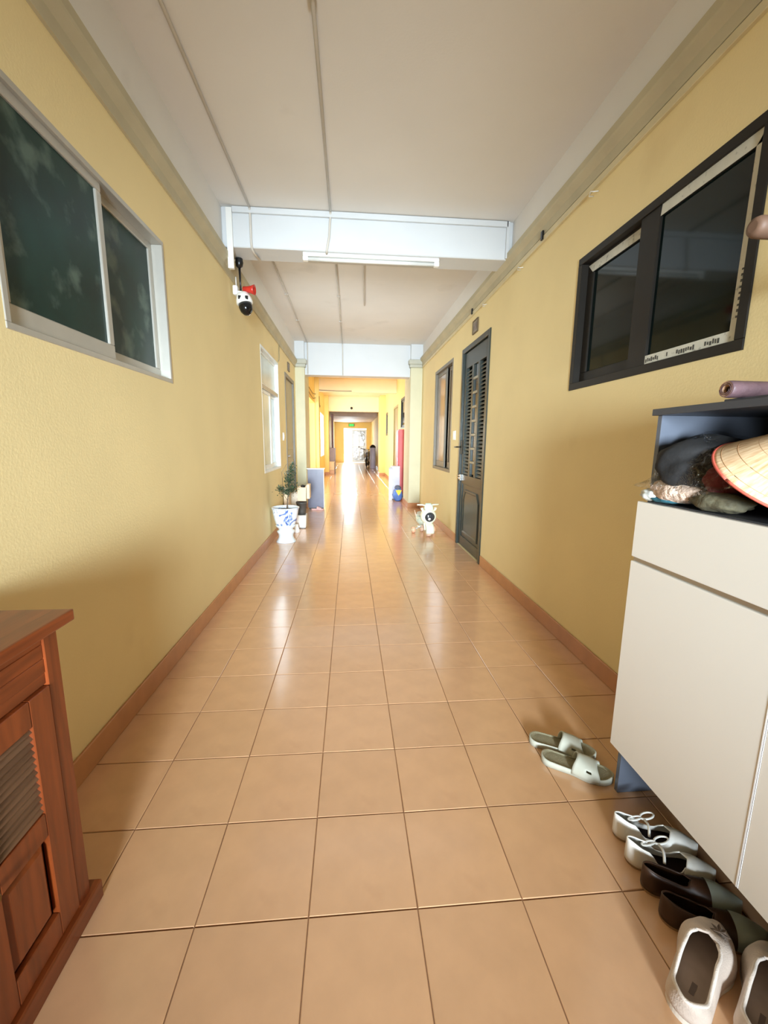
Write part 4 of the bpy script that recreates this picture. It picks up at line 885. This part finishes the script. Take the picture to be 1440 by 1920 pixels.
obj('body', bm, mat('blue_bag_fabric', s2l(92, 128, 200), .5, var=.2, vscale=12), o)
bm = NB(); blob(bm, (1.06, 9.03, .29), (.07, .06, .06), 18, 10, .25, 3, 12); obj('grey_top', bm, mat('grey_blue_fabric', s2l(96, 104, 128), .6), o)
bm = NB(); loft(bm, [[Vector((x_, y_, z_)) for x_, z_ in ((1.0, .245), (1.06, .26), (1.135, .25), (1.10, .17), (1.065, .13), (1.03, .19))] for y_ in (8.918, 8.93)], True, True, True, smooth=False); obj('yellow_patch', bm, mat('bright_yellow_plastic', s2l(248, 214, 20), .4), o)
# left side, far
o = thing('grey_cupboard', 'mauve-grey cupboard against the far left wall', 'cabinet', (-.79, 17.6, 0))
bm = NB(); box(bm, -.935, -.64, 17.32, 18.2, .03, 1.06, .006); obj('body', bm, mat('mauve_grey_laminate', s2l(150, 134, 142), .5), o)
bm = NB(); box(bm, -.92, -.655, 17.30, 17.321, .06, 1.02, .004); obj('door', bm, MATS['mauve_grey_laminate'], o)
bm = NB(); box(bm, -.92, -.66, 17.34, 18.18, 0, .03); obj('plinth', bm, CABD, o)
o = thing('beige_crate', 'beige crate on the floor in front of the mauve-grey cupboard', 'box', (-.80, 17.1, 0))
bm = NB(); box(bm, -.90, -.66, 16.95, 17.24, .16, .50, .01); box(bm, -.91, -.65, 16.94, 17.25, .47, .51, .006); obj('body', bm, CARD, o)
bm = NB(); box(bm, -.92, -.66, 16.96, 17.23, 0, .16, .01); obj('base', bm, mat('pale_pinkish_wood', s2l(214, 176, 150), .6), o)
o = thing('dark_plank', 'dark maroon plank standing upright on the mauve-grey cupboard', 'plank', (-.72, 17.5, 1.06))
bm = NB(); box(bm, -.78, -.69, 17.44, 17.5, 1.0605, 2.46, .004); obj('board', bm, mat('dark_maroon_wood', s2l(92, 58, 56), .5, var=.2), o)
o = thing('white_pipes', 'pale pipes standing on the mauve-grey cupboard beside the plank', 'pipe', (-.86, 17.5, 1.06))
for x_ in (-.90, -.84):
    bm = NB(); cyl(bm, (x_, 17.46, 1.0605), (x_, 17.46, 2.2), .022, n=12); obj('pipe', bm, PLA, o)
# right side, far
o = thing('water_drum', 'tall lavender-grey drum with a black lid beside the far right pillar', 'drum', (1.14, 20.9, 0))
bm = NB(); lathe(bm, [(.14, 0), (.15, .03), (.15, .34), (.156, .36), (.15, .38), (.15, .70), (.156, .72), (.15, .74), (.148, 1.05)], (1.14, 20.9, 0), n=28); obj('barrel', bm, mat('lavender_grey_plastic', s2l(184, 180, 206), .4), o)
bm = NB(); lathe(bm, [(.155, 1.05), (.155, 1.09), (.10, 1.16), (.03, 1.20), (.001, 1.205)], (1.14, 20.9, 0), n=28); obj('lid', bm, BLK, o)
mb = thing('motorbike', 'dark motorbike parked by the end doorway on the right', 'motorbike', (.95, 22.6, 0), math.radians(82))
for x_ in (-.55, .6):
    bm = NB(); tube(bm, ring(Vector((x_, 0, .28)), Vector((1, 0, 0)), Vector((0, 0, 1)), .235, n=24) + [Vector((x_ + .235, 0, .28))], .045, 8); wh = obj('wheel', bm, BLK, mb, local=True)
    bm = NB(); cyl(bm, (x_, -.05, .28), (x_, .05, .28), .06, n=14); obj('hub', bm, CHRM, wh, local=True)
bm = NB(); loft(bm, [[Vector((x_, hw * math.cos(2 * PI * j / 14), (a + b) / 2 + (b - a) / 2 * math.sin(2 * PI * j / 14))) for j in range(14)] for x_, hw, a, b in ((-.45, .05, .6, .75), (-.30, .16, .35, .85), (-.15, .12, .3, .6), (.1, .14, .3, .66), (.5, .13, .5, .74), (.8, .05, .62, .72))], True, True, True); obj('body', bm, mat('dark_brown_bike_plastic', s2l(74, 58, 56), .35), mb, local=True)
bm = NB(); loft(bm, [[Vector((x_, hw * math.cos(2 * PI * j / 14), z_ + .05 * math.sin(2 * PI * j / 14))) for j in range(14)] for x_, hw, z_ in ((0, .08, .70), (.2, .13, .74), (.6, .14, .79), (.75, .08, .80))], True, True, True); obj('seat', bm, BLK, mb, local=True)
bm = NB(); tube(bm, [(-.25, -.33, .98), (-.32, -.2, .96), (-.36, 0, .90), (-.32, .2, .96), (-.25, .33, .98)], .018, 8); obj('handlebar', bm, BLK, mb, local=True)
for s in (1, -1):
    bm = NB(); tube(bm, [(-.55, s * .07, .28), (-.46, s * .07, .60), (-.38, s * .05, .88)], .025, 8); obj('fork_leg', bm, CHRM, mb, local=True)
bm = NB(); lathe(bm, [(.04, 0), (.09, .02), (.09, .08), (.03, .1)], (-.50, 0, .86), (1, 0, 0), 18); obj('headlight', bm, PLA, mb, local=True)
# exit sign
ex = thing('exit_sign', 'green exit sign above the bright end doorway', 'sign', (.09, YE - .06, 2.42))
bm = NB(); box(bm, -.10, .28, YE - .07, YE - .001, 2.345, 2.50, .006); obj('case', bm, mat('dark_sign_case', s2l(70, 90, 74), .5), ex)
bm = NB(); box(bm, -.06, .24, YE - .074, YE - .07, 2.36, 2.485); obj('lit_panel', bm, mat('lit_green_panel', s2l(60, 220, 90), .5, emit=(s2l(60, 225, 90), 1.0)), ex)
# smoke detector on the far beam, loose cables by the stair opening
bm = NB(); lathe(bm, [(.05, 0), (.05, .02), (.03, .045), (.001, .05)], (.06, 16.998, 2.66), (0, -1, 0), 18); o = obj('smoke_detector', bm, BLK); tag(o, 'small dark detector on the deep cream beam far down', 'detector')
for q, lb in (([(-1.0, 9.2, 2.75), (-.99, 10.2, 2.6), (-.985, 11.3, 2.56), (-.99, 12.3, 2.66)], 'sagging dark cable above the stair opening, the upper one'), ([(-1.0, 9.4, 2.62), (-.99, 10.4, 2.47), (-.985, 11.4, 2.44), (-.99, 12.25, 2.55)], 'sagging dark cable above the stair opening, the lower one'),
              ([(-.89, 12.3, 2.60), (-.885, 12.34, 2.40), (-.885, 12.45, 2.30), (-.885, 12.6, 2.36)], 'dark cable looping down the bright yellow pillar'), ([(-.98, 12.39, 2.79), (-.4, 12.385, 2.765), (.05, 12.39, 2.77)], 'thin cable strung along the cream beam beyond the stairs')):
    bm = NB(); tube(bm, q, .008, 6); o = obj('loose_cable', bm, mat('dark_cable', s2l(96, 80, 60), .6)); tag(o, lb, 'cable', 'loose cables around the stair opening')
